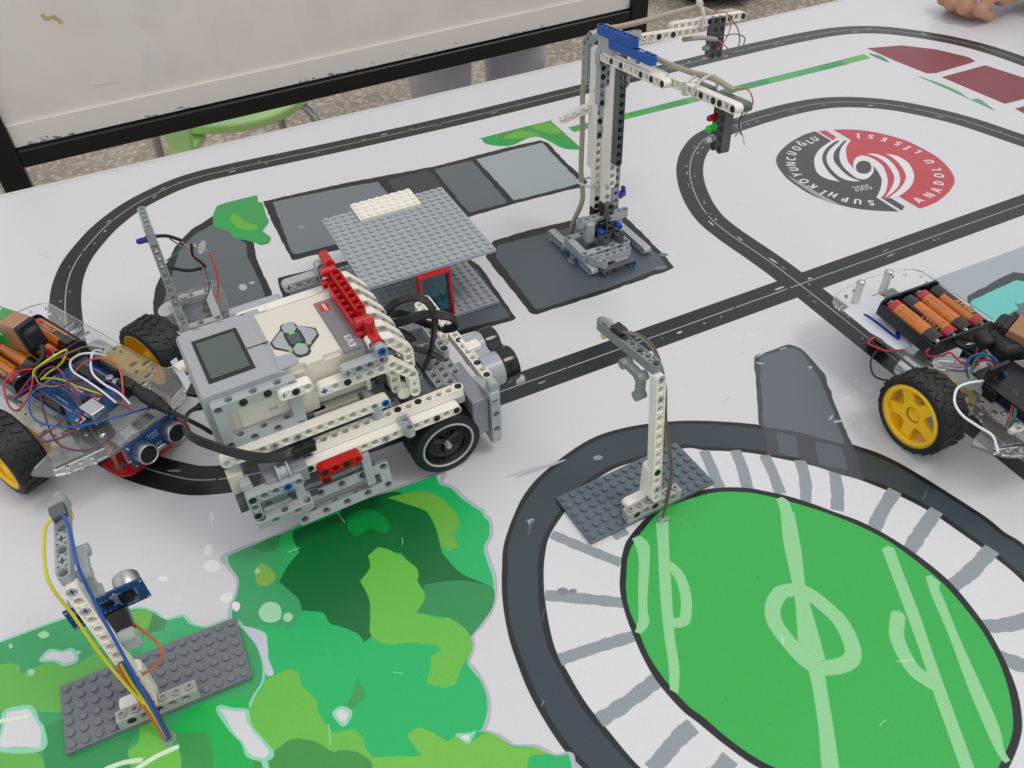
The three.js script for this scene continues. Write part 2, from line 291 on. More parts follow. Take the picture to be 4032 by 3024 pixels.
['w','#45484e','433,-418 438,-421 458,-419 472,-419 478,-409 474,-374 449,-327 438,-302 434,-294 431,-286 418,-265 411,-273 398,-290 388,-308 370,-320 385,-345 385,-351 411,-387'],
['w','#626a70','437,-415 441,-417 473,-413 475,-405 467,-373 453,-342 431,-301 410,-326 387,-347 409,-377'],
['w','#565f65','392,-337 403,-326 390,-307 379,-318'],
['w','#565f65','413,-315 427,-300 414,-279 399,-295'],
['k','#aeb4bb','41,-428 55,-425 130,-423 129,-414 135,-405 138,-394 142,-383 146,-374 146,-368 147,-363 142,-351 134,-343 131,-331 129,-318 123,-304 115,-294 104,-287 96,-283 93,-275 86,-267 87,-261 88,-250 87,-239 83,-230 77,-223 72,-223 77,-219 83,-213 88,-204 99,-198 104,-192 108,-187 115,-185 115,-181 107,-167 9,-207 -71,-247 -94,-264 -96,-300 -80,-315 -56,-314 -37,-315 -33,-327 -33,-342 -40,-358 -44,-369 -40,-380 -35,-388 -32,-399 -36,-414 -35,-423 3,-423 41,-428',4],
['w','#8fd3b4','41,-428 55,-425 130,-423 129,-414 135,-405 138,-394 142,-383 146,-374 146,-368 147,-363 142,-351 134,-343 131,-331 129,-318 123,-304 115,-294 104,-287 96,-283 93,-275 86,-267 87,-261 88,-250 87,-239 83,-230 77,-223 72,-223 77,-219 83,-213 88,-204 99,-198 104,-192 108,-187 115,-185 115,-181 107,-167 9,-207 -71,-247 -94,-264 -96,-300 -80,-315 -56,-314 -37,-315 -33,-327 -33,-342 -40,-358 -44,-369 -40,-380 -35,-388 -32,-399 -36,-414 -35,-423 3,-423'],
['w','#1fb463','41,-427 55,-425 129,-423 128,-413 134,-405 137,-393 141,-383 145,-374 145,-368 146,-362 141,-351 133,-343 130,-331 128,-318 122,-304 114,-294 104,-287 96,-283 93,-275 86,-267 86,-261 88,-251 87,-240 83,-231 76,-223 71,-223 77,-220 82,-214 88,-205 98,-199 103,-193 108,-188 114,-186 114,-182 107,-167 10,-207 -69,-248 -92,-264 -95,-300 -78,-315 -55,-314 -36,-315 -32,-327 -32,-342 -39,-358 -42,-369 -39,-379 -34,-387 -31,-399 -34,-413 -34,-422 4,-423'],
['w','#3aa062','-34,-422 3,-423 14,-422 12,-414 14,-402 2,-395 -6,-385 1,-364 1,-353 -8,-342 -26,-354 -40,-358 -43,-369 -40,-379 -35,-388 -32,-399 -35,-414'],
['s','#2f8f50','-17,-422 3,-423 2,-414 -6,-411 -15,-418'],
['s','#2fb05c','4,-421 15,-422 12,-414 14,-402 2,-395 1,-403'],
['w','#0c6a30','14,-422 51,-422 52,-425 92,-423 108,-402 109,-392 109,-376 105,-355 106,-345 110,-330 123,-312 123,-304 115,-294 96,-283 88,-301 70,-316 81,-342 78,-367 57,-375 54,-365 45,-358 45,-341 40,-325 38,-313 31,-311 29,-319 21,-329 15,-335 13,-345 1,-353 1,-364 -7,-383 3,-394 13,-401 12,-414'],
['w','#0a8a3c','55,-417 68,-417 78,-405 79,-393 75,-388 65,-398 54,-395 51,-405'],
['w','#2f8f50','83,-334 106,-326 123,-312 123,-304 115,-294 96,-283 88,-301 70,-316'],
['w','#67bb45','65,-379 73,-371 83,-351 82,-342 80,-340 80,-325 70,-316 83,-304 88,-302 94,-291 95,-282 92,-273 81,-265 73,-256 65,-258 57,-266 63,-274 66,-281 74,-283 71,-288 57,-297 43,-303 37,-313 38,-320 43,-331 45,-342 44,-357 54,-365 56,-375'],
['w','#6cb043','87,-419 111,-414 123,-401 127,-386 128,-382 126,-370 118,-363 118,-352 110,-352 107,-359 109,-376 109,-392 96,-409'],
['s','#7fae4a','-19,-401 -13,-403 -8,-392 -10,-385 -16,-384 -21,-389'],
['w','#67bb45','-35,-314 -20,-315 -14,-310 -14,-300 -9,-287 -10,-278 -6,-262 -1,-260 6,-258 9,-251 9,-243 11,-233 7,-221 -9,-235 -56,-259 -49,-283 -50,-298 -45,-305 -38,-309'],
['w','#3a9442','-56,-267 -41,-267 -29,-269 -17,-261 -10,-251 -5,-249 3,-244 9,-234 9,-224 -11,-230 -60,-255'],
['w','#72bd45','35,-240 41,-241 46,-237 54,-225 60,-226 66,-219 77,-219 83,-213 88,-204 99,-198 104,-191 96,-194 92,-193 84,-179 5,-218 10,-237 37,-224 34,-237'],
['w','#1fb463','94,-194 98,-194 103,-188 108,-186 115,-185 113,-178 107,-168 84,-180'],
['w','#3b9a50','19,-289 20,-275 11,-271 3,-268 3,-274 11,-278'],
['s','#8fd3b4','60,-227 68,-224 72,-223 65,-218 63,-220'],
['s','#dcdce0','62,-224 67,-223 66,-220 64,-221'],
['k','#8fd3b4','-214,-422 -186,-422 -145,-421 -126,-416 -105,-408 -99,-406 -90,-398 -85,-388 -80,-387 -73,-386 -69,-377 -61,-370 -44,-368 -37,-354 -33,-336 -36,-316 -50,-298 -63,-243 -215,-321',3.5],
['w','#3aa062','-214,-422 -186,-422 -145,-421 -126,-416 -105,-408 -99,-406 -90,-398 -85,-388 -80,-387 -73,-386 -69,-377 -61,-370 -44,-368 -37,-354 -33,-336 -36,-316 -50,-298 -63,-243 -215,-321'],
['w','#3fae6e','-85,-387 -80,-387 -73,-386 -69,-377 -61,-370 -65,-366 -105,-367 -98,-384 -86,-381'],
['w','#6db24a','-104,-406 -95,-404 -90,-395 -96,-387 -103,-388 -110,-397'],
['w','#4a8a55','-91,-397 -83,-388 -86,-382 -97,-384 -96,-386'],
['w','#62b44c','-205,-411 -187,-405 -177,-400 -175,-391 -159,-392 -151,-387 -147,-382 -136,-383 -127,-388 -122,-395 -126,-397 -133,-390 -123,-377 -117,-365 -149,-368 -153,-366 -153,-351 -188,-370 -206,-379'],
['w','#2f9150','-166,-346 -152,-347 -153,-320 -117,-318 -112,-319 -120,-307 -119,-291 -166,-315'],
['w','#12b04c','-95,-308 -82,-316 -64,-315 -47,-310 -48,-297 -61,-293 -54,-266 -57,-254 -78,-264 -75,-296'],
['w','#37964a','-93,-306 -75,-297 -74,-283 -78,-264 -96,-273 -92,-293'],
['w','#6abf43','-111,-320 -98,-319 -99,-304 -93,-296 -92,-287 -95,-273 -119,-285 -120,-307 -113,-310'],
['w','#63b44a','-206,-352 -190,-344 -177,-340 -169,-331 -166,-321 -167,-306 -207,-326'],
['k','#8fd3b4','-162,-396 -157,-400 -150,-395 -144,-394 -142,-385 -149,-386 -154,-392 -162,-396 -157,-400',3.5],
['w','#d6d6da','-162,-396 -157,-400 -150,-395 -144,-394 -142,-385 -149,-386 -154,-392'],
['k','#8fd3b4','-185,-368 -172,-364 -168,-351 -166,-346 -167,-333 -190,-345 -187,-357 -185,-368 -172,-364',3.5],
['w','#d6d6da','-185,-368 -172,-364 -168,-351 -166,-346 -167,-333 -190,-345 -187,-357'],
['k','#8fd3b4','-65,-309 -58,-304 -50,-299 -52,-293 -49,-283 -43,-267 -47,-265 -55,-272 -56,-281 -61,-293 -65,-309 -58,-304',3.5],
['w','#d6d6da','-65,-309 -58,-304 -50,-299 -52,-293 -49,-283 -43,-267 -47,-265 -55,-272 -56,-281 -61,-293'],
['k','#8fd3b4','-1,-273 3,-274 7,-269 2,-264 0,-268 -1,-273 3,-274',3.5],
['w','#d6d6da','-1,-273 3,-274 7,-269 2,-264 0,-268'],
['w','#c3c8d2','-39,-361 -27,-350 -25,-346 -29,-328 -28,-315 -33,-316 -32,-329 -33,-341 -37,-353'],
['k','#d5ecd0','-116,-294 -105,-296 -93,-296',3],
['k','#d5ecd0','-189,-363 -182,-361 -174,-359',2.5],
['k','#cfe8cd','-133,-302 -123,-301 -114,-298',3],
['s','#9fd6a8','-12,-358 -15,-353 -21,-354 -25,-358 -26,-365 -22,-370 -17,-370 -12,-365'],
['s','#9fd6a8','-6,-351 -8,-349 -10,-349 -12,-351 -12,-354 -10,-356 -8,-356 -6,-354'],
['s','#9fd6a8','-17,-398 -17,-397 -19,-397 -20,-398 -20,-400 -19,-401 -18,-401 -17,-400'],
['s','#9fd6a8','-156,-413 -157,-412 -160,-412 -162,-414 -163,-417 -161,-418 -159,-418 -157,-416'],
['s','#9fd6a8','-167,-388 -168,-387 -169,-387 -171,-388 -171,-390 -171,-392 -169,-392 -167,-390'],
['s','#9fd6a8','-179,-415 -179,-414 -180,-414 -181,-415 -181,-417 -181,-418 -180,-418 -179,-417'],
['s','#9fd6a8','-138,-390 -139,-389 -140,-389 -141,-390 -142,-391 -141,-392 -140,-392 -139,-391'],
['s','#e6e6ea','-43,-432 -44,-429 -47,-429 -49,-431 -49,-435 -47,-438 -45,-439 -43,-436'],
['s','#e6e6ea','-41,-415 -43,-413 -47,-413 -51,-417 -52,-421 -49,-424 -45,-423 -42,-420'],
['s','#e6e6ea','-39,-385 -41,-383 -44,-383 -46,-385 -47,-389 -45,-391 -42,-391 -39,-389'],
['s','#e6e6ea','-36,-376 -37,-374 -39,-373 -41,-376 -41,-379 -40,-381 -38,-381 -36,-379'],
['s','#e6e6ea','-36,-461 -38,-457 -39,-456 -39,-458 -39,-463 -38,-467 -36,-468 -36,-466'],
['s','#e6e6ea','-77,-421 -78,-420 -80,-421 -83,-423 -83,-425 -82,-426 -80,-426 -77,-424']];
const LOGO=[['#3f4046','768,-725 753,-725 734,-721 712,-713 693,-703 680,-692 672,-680 667,-668 662,-650 661,-631 662,-611 668,-591 675,-578 686,-563 703,-549 721,-537 721,-571 736,-581 753,-596 762,-610 770,-626 755,-616 741,-615 738,-626 743,-648 764,-672 787,-687 768,-696'],
['#b83a44','790,-718 807,-709 823,-696 835,-680 846,-656 849,-632 848,-604 840,-580 829,-562 817,-551 798,-541 774,-533 759,-531 745,-531 744,-560 732,-564 724,-568 737,-574 754,-588 767,-603 779,-623 780,-642 775,-651 754,-642 744,-631 750,-647 763,-665 776,-678 790,-686'],
['#dcdce0','768,-696 742,-687 724,-675 711,-661 701,-644 701,-629 710,-616 712,-634 720,-654 730,-669 746,-682 763,-690 775,-694'],
['#dcdce0','780,-692 759,-684 741,-673 727,-657 719,-638 717,-622 722,-611 731,-606 727,-621 731,-641 738,-658 751,-672 768,-682 782,-689'],
['#dcdce0','786,-688 765,-676 749,-661 738,-644 733,-626 732,-613 737,-607 746,-608 760,-616 769,-627 757,-617 746,-617 741,-622 743,-627 744,-631 750,-647 762,-664 774,-676 790,-686'],
['#dcdce0','744,-631 753,-642 765,-650 775,-651 780,-639 778,-622 767,-603 753,-587 735,-573 724,-568 721,-571 736,-581 753,-596 762,-610 770,-629 772,-635 768,-640 754,-637'],
['#dcdce0','782,-651 792,-645 795,-631 789,-611 776,-591 761,-578 744,-570 728,-566 748,-577 766,-590 777,-604 786,-624 787,-640'],
['#dcdce0','802,-641 810,-629 809,-612 799,-594 787,-581 769,-569 745,-561 739,-562 732,-564 756,-572 777,-584 789,-597 799,-617 802,-632'],
['#3f4046','764,-624 758,-619 751,-616 746,-617 743,-621 744,-626 749,-633 755,-638 762,-641 767,-640 770,-636 769,-631'],
['#b83a44','771,-723 781,-721 780,-701 771,-696'],
['#3f4046','725,-567 734,-562 734,-542 725,-537'],
['#9a9ba0','667,-657 670,-637 671,-617 674,-590 676,-578 668,-591 665,-614 665,-635']];
const LET_OUT=[['S',708,-565],['U',697,-574],['P',688,-584],['H',683,-598],['I',677,-607],['K',676,-623],['O',675,-637],['Y',678,-652],['U',683,-664],['N',688,-675],['C',696,-685],['U',706,-695],['O',719,-702],['Ğ',732,-708],['L',744,-708],['U',754,-710]];
const LET_IN=[['A',757,-545],['N',775,-547],['A',790,-551],['D',804,-561],['O',817,-573],['L',825,-585],['U',832,-602],['L',838,-626],['İ',835,-639],['S',833,-652],['E',826,-668],['S',817,-681],['İ',806,-691]];
// ---------------------------------------------------------------- printed mat (flat print), table
const pts = (s) => s.split(' ').map((q) => q.split(',').map(Number));
let wseed = 7; const wr = () => { wseed = (wseed * 1664525 + 1013904223) >>> 0; return wseed / 4294967296 - 0.5; };
function pathRound(c, P, r) {
  const n = P.length;
  for (let i = 0; i < n; i++) {
    const a = P[(i + n - 1) % n], b = P[i], d = P[(i + 1) % n], l0 = Math.hypot(b[0] - a[0], b[1] - a[1]) || 1, l1 = Math.hypot(d[0] - b[0], d[1] - b[1]) || 1;
    const t0 = Math.min(r, l0 / 2) / l0, t1 = Math.min(r, l1 / 2) / l1, p = [b[0] + (a[0] - b[0]) * t0, b[1] + (a[1] - b[1]) * t0], q = [b[0] + (d[0] - b[0]) * t1, b[1] + (d[1] - b[1]) * t1];
    i ? c.lineTo(p[0], p[1]) : c.moveTo(p[0], p[1]); c.quadraticCurveTo(b[0], b[1], q[0], q[1]);
  }
  c.closePath();
}
function pathSmooth(c, P, closed) {
  const n = P.length; c.moveTo(P[0][0], P[0][1]);
  for (let i = 0; i < (closed ? n : n - 1); i++) {
    const g = (k) => (closed ? P[(k + n) % n] : P[Math.max(0, Math.min(n - 1, k))]), a = g(i - 1), b = g(i), d = g(i + 1), e = g(i + 2);
    c.bezierCurveTo(b[0] + (d[0] - a[0]) / 6, b[1] + (d[1] - a[1]) / 6, d[0] - (e[0] - b[0]) / 6, d[1] - (e[1] - b[1]) / 6, d[0], d[1]);
  }
  if (closed) c.closePath();
}
function wobble(P, amp) {
  const o = [];
  for (let i = 0; i < P.length; i++) { const a = P[i], b = P[(i + 1) % P.length], l = Math.hypot(b[0] - a[0], b[1] - a[1]), n = Math.max(1, Math.round(l / 6)); for (let k = 0; k < n; k++) o.push([a[0] + (b[0] - a[0]) * k / n + (k ? wr() * amp : 0), a[1] + (b[1] - a[1]) * k / n + (k ? wr() * amp : 0)]); }
  return o;
}
const isGreen = (h) => { const r = parseInt(h.slice(1, 3), 16), g = parseInt(h.slice(3, 5), 16), b = parseInt(h.slice(5, 7), 16); return g > r + 24 && g > b + 20; };
function drawPrint(c, x0, z0, W, H, res) {        // c in pixels, draw in millimetres
  wseed = 7;
  c.fillStyle = '#d3d3d7'; c.fillRect(0, 0, W, H);
  c.setTransform(1 / res, 0, 0, 1 / res, -x0 / res, -z0 / res);
  const roadLines = [];
  for (const [mode, col, s, w] of ART) {
    const P = pts(s); c.beginPath();
    if (mode === 'k' && col === '#8e989f') {      // grey spokes: brushed strips with uneven edges
      const cv = new THREE.CatmullRomCurve3(P.map(([x, z]) => V3(x, 0, z))), n = 14, A = [], B2 = [];
      for (let i = 0; i <= n; i++) { const u = i / n, q = cv.getPoint(u), t = cv.getTangent(u), e = i === 0 ? -1.6 : i === n ? 1.6 : 0, k = w / 2 * (1 + wr() * 0.22); A.push([q.x + t.x * e - t.z * k, q.z + t.z * e + t.x * k]); B2.unshift([q.x + t.x * e + t.z * k, q.z + t.z * e - t.x * k]); }
      pathRound(c, [...A, ...B2], 1); c.fillStyle = col; c.fill(); continue;
    }
    if (mode === 'k') { pathSmooth(c, P, false); c.strokeStyle = col; c.lineWidth = w; c.lineCap = 'round'; c.lineJoin = 'round'; c.stroke(); if (w >= 30) roadLines.push(P); continue; }
    if (mode === 's') pathSmooth(c, P, true); else if (mode === 'p') pathRound(c, P, 1.5); else if (isGreen(col)) pathSmooth2(c, P); else pathRound(c, wobble(P, 1.6), 3);
    c.fillStyle = col; c.fill();
  }
  // centre lines and worn light specks of the roads
  c.lineCap = 'round';
  roadLines.forEach((P, ri) => {
    c.save(); c.beginPath(); c.rect(-400, -1100, 2200, 1400);
    c.clip();
    c.beginPath(); pathSmooth(c, P.map(([x, z]) => [x + (ri ? 0.5 : 0), z - 0.5]), false); c.strokeStyle = '#a4a7aa'; c.lineWidth = 1.3; c.setLineDash([180, 3, 60, 5, 240, 2]); c.stroke(); c.setLineDash([]);
    for (let i = 0; i < P.length - 1; i++) { const l = Math.hypot(P[i + 1][0] - P[i][0], P[i + 1][1] - P[i][1]); for (let k = 0; k < l / 40; k++) { const t = Math.abs(wr()) * 2, a = Math.atan2(P[i + 1][1] - P[i][1], P[i + 1][0] - P[i][0]), o = (wr() > 0 ? 1 : -1) * (3.5 + 5 * Math.abs(wr())); const x = P[i][0] + (P[i + 1][0] - P[i][0]) * t - Math.sin(a) * o, z = P[i][1] + (P[i + 1][1] - P[i][1]) * t + Math.cos(a) * o; c.beginPath(); c.ellipse(x, z, 0.6 + 26 * Math.pow(Math.abs(wr()), 2.2), 0.6 + 1.5 * Math.abs(wr()), a + wr() * 0.3, 0, 7); c.fillStyle = wr() > 0 ? '#b9bbbe' : '#8f9396'; c.fill(); } }
    c.restore();
  });
  // brick courses drawn into the red blocks: hatch strokes
  c.save(); c.beginPath(); for (const [mode, col, s] of ART) if (col === '#7b1a26') { pathRound(c, pts(s), 1.5); } c.clip();
  for (let i = 0; i < 900; i++) { const x = 830 + Math.abs(wr()) * 2 * 480, z = -950 + Math.abs(wr()) * 2 * 500; c.strokeStyle = ['#6a121d', '#8a2531', '#731722'][i % 3]; c.lineWidth = 0.8 + Math.abs(wr()); c.beginPath(); c.moveTo(x, z); c.lineTo(x + 10 + wr() * 12, z + wr() * 3); c.stroke(); } c.restore();
  // the school emblem
  for (const [col, s] of LOGO) { c.beginPath(); pathSmooth2(c, pts(s)); c.fillStyle = col; c.fill(); }
  const cx = 751.4, cz = -626.9; c.fillStyle = '#dcdce0'; c.textAlign = 'center'; c.textBaseline = 'middle';
  c.font = '600 15px sans-serif';
  for (const [ch, x, z] of LET_OUT) { const a = Math.atan2(z - cz, x - cx); c.save(); c.translate(x, z); c.rotate(a + Math.PI / 2); c.scale(0.95, 1); c.fillText(ch, 0, 0); c.restore(); }
  for (const [ch, x, z] of LET_IN) { const a = Math.atan2(z - cz, x - cx); c.save(); c.translate(x, z); c.rotate(a - Math.PI / 2); c.scale(0.95, 1); c.fillText(ch, 0, 0); c.restore(); }
  c.save(); c.translate(722, -594); c.rotate(0.23); c.font = '14px sans-serif'; c.scale(0.72, 1); c.fillText('2005', 0, 0); c.restore();
  // light specks printed on the lots, small dirt marks and scratches on the sheet
  for (const [x, z, rx, rz, a, col] of [[30, -835, 4, 13, 0.3, '#9a9ea1'], [22, -842, 3, 5, 0.2, '#8b9093'], [-22, -742, 9, 12, 0.4, '#b6b8bb'], [180, -800, 12, 8, 0.2, '#8d959a'], [135, -822, 4, 3, 0, '#8d959a'], [52, -742, 4, 6, 0, '#b0b3b6'], [62, -745, 3, 2, 0, '#b0b3b6'], [437, -572, 7, 3, 0.2, '#6d767c'], [452, -590, 5, 3, 0.4, '#6d767c'], [192, -394, 16, 1.6, 0.1, '#c0c0c8'], [205, -391, 22, 1.5, 0.05, '#b4b4be'], [250, -380, 4, 2.4, 0.3, '#8f93a0'], [166, -285, 4, 3, 0.5, '#7c868c'], [172, -282, 3, 2, 0.2, '#7c868c']]) { c.beginPath(); c.ellipse(x, z, rx, rz, a, 0, 7); c.fillStyle = col; c.fill(); }
  for (let i = 0; i < 90; i++) { const x = -150 + Math.abs(wr()) * 2 * 900, z = -1040 + Math.abs(wr()) * 2 * 950; c.strokeStyle = i % 3 ? 'rgba(236,236,240,.75)' : 'rgba(150,150,152,.6)'; c.lineWidth = 0.4 + Math.abs(wr()) * 0.6; const a = wr() * 6.3, l = 3 + Math.abs(wr()) * 22; c.beginPath(); c.moveTo(x, z); c.quadraticCurveTo(x + Math.cos(a) * l / 2 + wr() * 2, z + Math.sin(a) * l / 2 + wr() * 2, x + Math.cos(a) * l, z + Math.sin(a) * l); c.stroke(); }
  for (const [X, Z] of [[174, -349]]) { for (let k = 0; k < 26; k++) { c.strokeStyle = k % 3 ? 'rgba(205,208,212,.8)' : 'rgba(60,62,66,.7)'; c.lineWidth = 0.3 + Math.abs(wr()) * 0.7; const a = wr() * 6.3, l = k < 6 ? 26 * Math.abs(wr()) : 9 * Math.abs(wr()); c.beginPath(); c.moveTo(X + wr() * 4, Z + wr() * 4); c.lineTo(X + Math.cos(k < 6 ? 2.3 + wr() * 0.5 : a) * l, Z + Math.sin(k < 6 ? 2.3 + wr() * 0.5 : a) * l); c.stroke(); } }
  for (const [X, Z] of [[450, -400], [470, -360], [490, -425], [440, -430], [505, -345], [460, -330], [480, -300]]) for (let k = 0; k < 3; k++) { c.beginPath(); c.ellipse(X + wr() * 50, Z + wr() * 40, 2 + 7 * Math.abs(wr()), 0.8 + 1.6 * Math.abs(wr()), wr() * 2 - 0.3, 0, 7); c.fillStyle = 'rgba(232,232,238,.6)'; c.fill(); }
  for (let i = 0; i < 160; i++) { const x = -180 + Math.abs(wr()) * 2 * 1200, z = -1050 + Math.abs(wr()) * 2 * 1000; c.fillStyle = 'rgba(70,66,62,.55)'; c.beginPath(); c.arc(x, z, 0.25 + Math.abs(wr()) * 0.7, 0, 7); c.fill(); }
  c.setTransform(1, 0, 0, 1, 0, 0);
  // fine print grain
  const im = c.getImageData(0, 0, W, H), d = im.data; let q = 99;
  for (let i = 0; i < d.length; i += 4) { q = (q * 1664525 + 1013904223) >>> 0; const n = ((q >>> 16) / 65536 - 0.5) * 9; d[i] += n; d[i + 1] += n; d[i + 2] += n; }
  c.putImageData(im, 0, 0);
}
function pathSmooth2(c, P) { const n = P.length; c.moveTo(P[0][0], P[0][1]);     // smooth, sharp where the outline turns hard
  const sharp = P.map((b, i) => { const a = P[(i + n - 1) % n], d = P[(i + 1) % n]; const u = Math.atan2(b[1] - a[1], b[0] - a[0]), v = Math.atan2(d[1] - b[1], d[0] - b[0]); let t = Math.abs(u - v); if (t > Math.PI) t = 2 * Math.PI - t; return t > 0.9; });
  for (let i = 0; i < n; i++) { const a = P[(i + n - 1) % n], b = P[i], d = P[(i + 1) % n], e = P[(i + 2) % n]; const s0 = sharp[i] ? 0 : 1 / 6, s1 = sharp[(i + 1) % n] ? 0 : 1 / 6; c.bezierCurveTo(b[0] + (d[0] - a[0]) * s0, b[1] + (d[1] - a[1]) * s0, d[0] - (e[0] - b[0]) * s1, d[1] - (e[1] - b[1]) * s1, d[0], d[1]); } c.closePath(); }

const TILES = [[-260, -700, 819.2, 819.2, 0.4], [-260, -1052, 819.2, 352, 0.5], [559.2, -1052, 1040.8, 1171.2, 0.62]];
{
  const t = thing('exhibition_table', 'long white table covered with a printed town map', 'table', [0, 0, 0]);
  part(t, 'table_top', rbox(1.95, 0.026, 1.22, 0.003, 0.665, TY - 0.0005 - 0.013, -0.455), plastic('#c9cacc', 0.4));
  const pos = [], uv = [], idx = [], g = new THREE.BufferGeometry(), mats = [];
  TILES.forEach(([x, z, w, h, res], i) => {
    const b = i * 4; for (const [u, v] of [[0, 0], [1, 0], [1, 1], [0, 1]]) { pos.push((x + w * u) / 1000, TY, (z + h * v) / 1000); uv.push(u, 1 - v); }
    idx.push(b, b + 2, b + 1, b, b + 3, b + 2); g.addGroup(i * 6, 6, i);
    const pw = Math.round(w / res), ph = Math.round(h / res), tex = canvasTex(pw, ph, (c) => drawPrint(c, x, z, pw, ph, res));
    mats.push(new THREE.MeshPhysicalMaterial({ map: tex, roughness: 0.3, ior: 1.5 }));
  });
  g.setAttribute('position', new THREE.Float32BufferAttribute(pos, 3)); g.setAttribute('uv', new THREE.Float32BufferAttribute(uv, 2)); g.setIndex(idx); g.computeVertexNormals();
  const sheet = part(t, 'printed_sheet', g, mats); sheet.userData.label = 'white vinyl sheet printed with roads, trees and a stadium';
  for (const [x, z] of [[-0.25, -1.0], [1.58, -1.0], [-0.25, 0.1], [1.58, 0.1]]) part(t, 'leg', rbox(0.04, TY - 0.027, 0.04, 0.003, x, (TY - 0.027) / 2, z), MAT.black);
}
// ---------------------------------------------------------------- ground
{
  const n = 1024, W = 1.1;
  const noiseTile = (x, y, f, s) => { const p = f; const xi = Math.floor(x * f), yi = Math.floor(y * f), fx = x * f - xi, fy = y * f - yi, u = fx * fx * (3 - 2 * fx), v = fy * fy * (3 - 2 * fy); const h = (a, b) => hash2(((a % p) + p) % p + s, ((b % p) + p) % p + s * 1.7); return h(xi, yi) * (1 - u) * (1 - v) + h(xi + 1, yi) * u * (1 - v) + h(xi, yi + 1) * (1 - u) * v + h(xi + 1, yi + 1) * u * v; };
  const hgt = new Float32Array(n * n), col = new Uint8Array(n * n * 4), bmp = new Uint8Array(n * n * 4);
  for (let j = 0; j < n; j++) for (let i = 0; i < n; i++) {
    const x = i / n, y = j / n; const a = noiseTile(x, y, 90, 1), b = noiseTile(x, y, 190, 2), c = noiseTile(x, y, 9, 3), e = noiseTile(x, y, 330, 4);
    const st = Math.max(0, a - 0.42) * 1.5 + Math.max(0, b - 0.5) * 0.9; hgt[j * n + i] = Math.min(1, st * 0.8 + e * 0.2);
    const t = 0.74 + 0.26 * st + 0.12 * (c - 0.5) + 0.2 * (e - 0.5), wv = noiseTile(x, y, 45, 6), k = (j * n + i) * 4, w2 = 1 + (wv - 0.5) * 0.05;
    col[k] = Math.min(255, 186 * t * w2); col[k + 1] = Math.min(255, 174 * t); col[k + 2] = Math.min(255, 158 * t / w2); col[k + 3] = 255;
    const q = hgt[j * n + i] * 255; bmp[k] = bmp[k + 1] = bmp[k + 2] = q; bmp[k + 3] = 255;
  }
  const mk = (d, srgb) => { const t = new THREE.DataTexture(d, n, n, THREE.RGBAFormat); t.wrapS = t.wrapT = THREE.RepeatWrapping; t.magFilter = THREE.LinearFilter; t.minFilter = THREE.LinearMipmapLinearFilter; t.generateMipmaps = true; if (srgb) t.colorSpace = THREE.SRGBColorSpace; t.repeat.set(60 / W, 60 / W); t.needsUpdate = true; return t; };
  const g = new THREE.PlaneGeometry(60, 60); g.rotateX(-Math.PI / 2);
  struct('ground', g, new THREE.MeshStandardMaterial({ map: mk(col, true), bumpMap: mk(bmp), bumpScale: 0.004, roughness: 0.92 }), [0, 0, -3]);
}
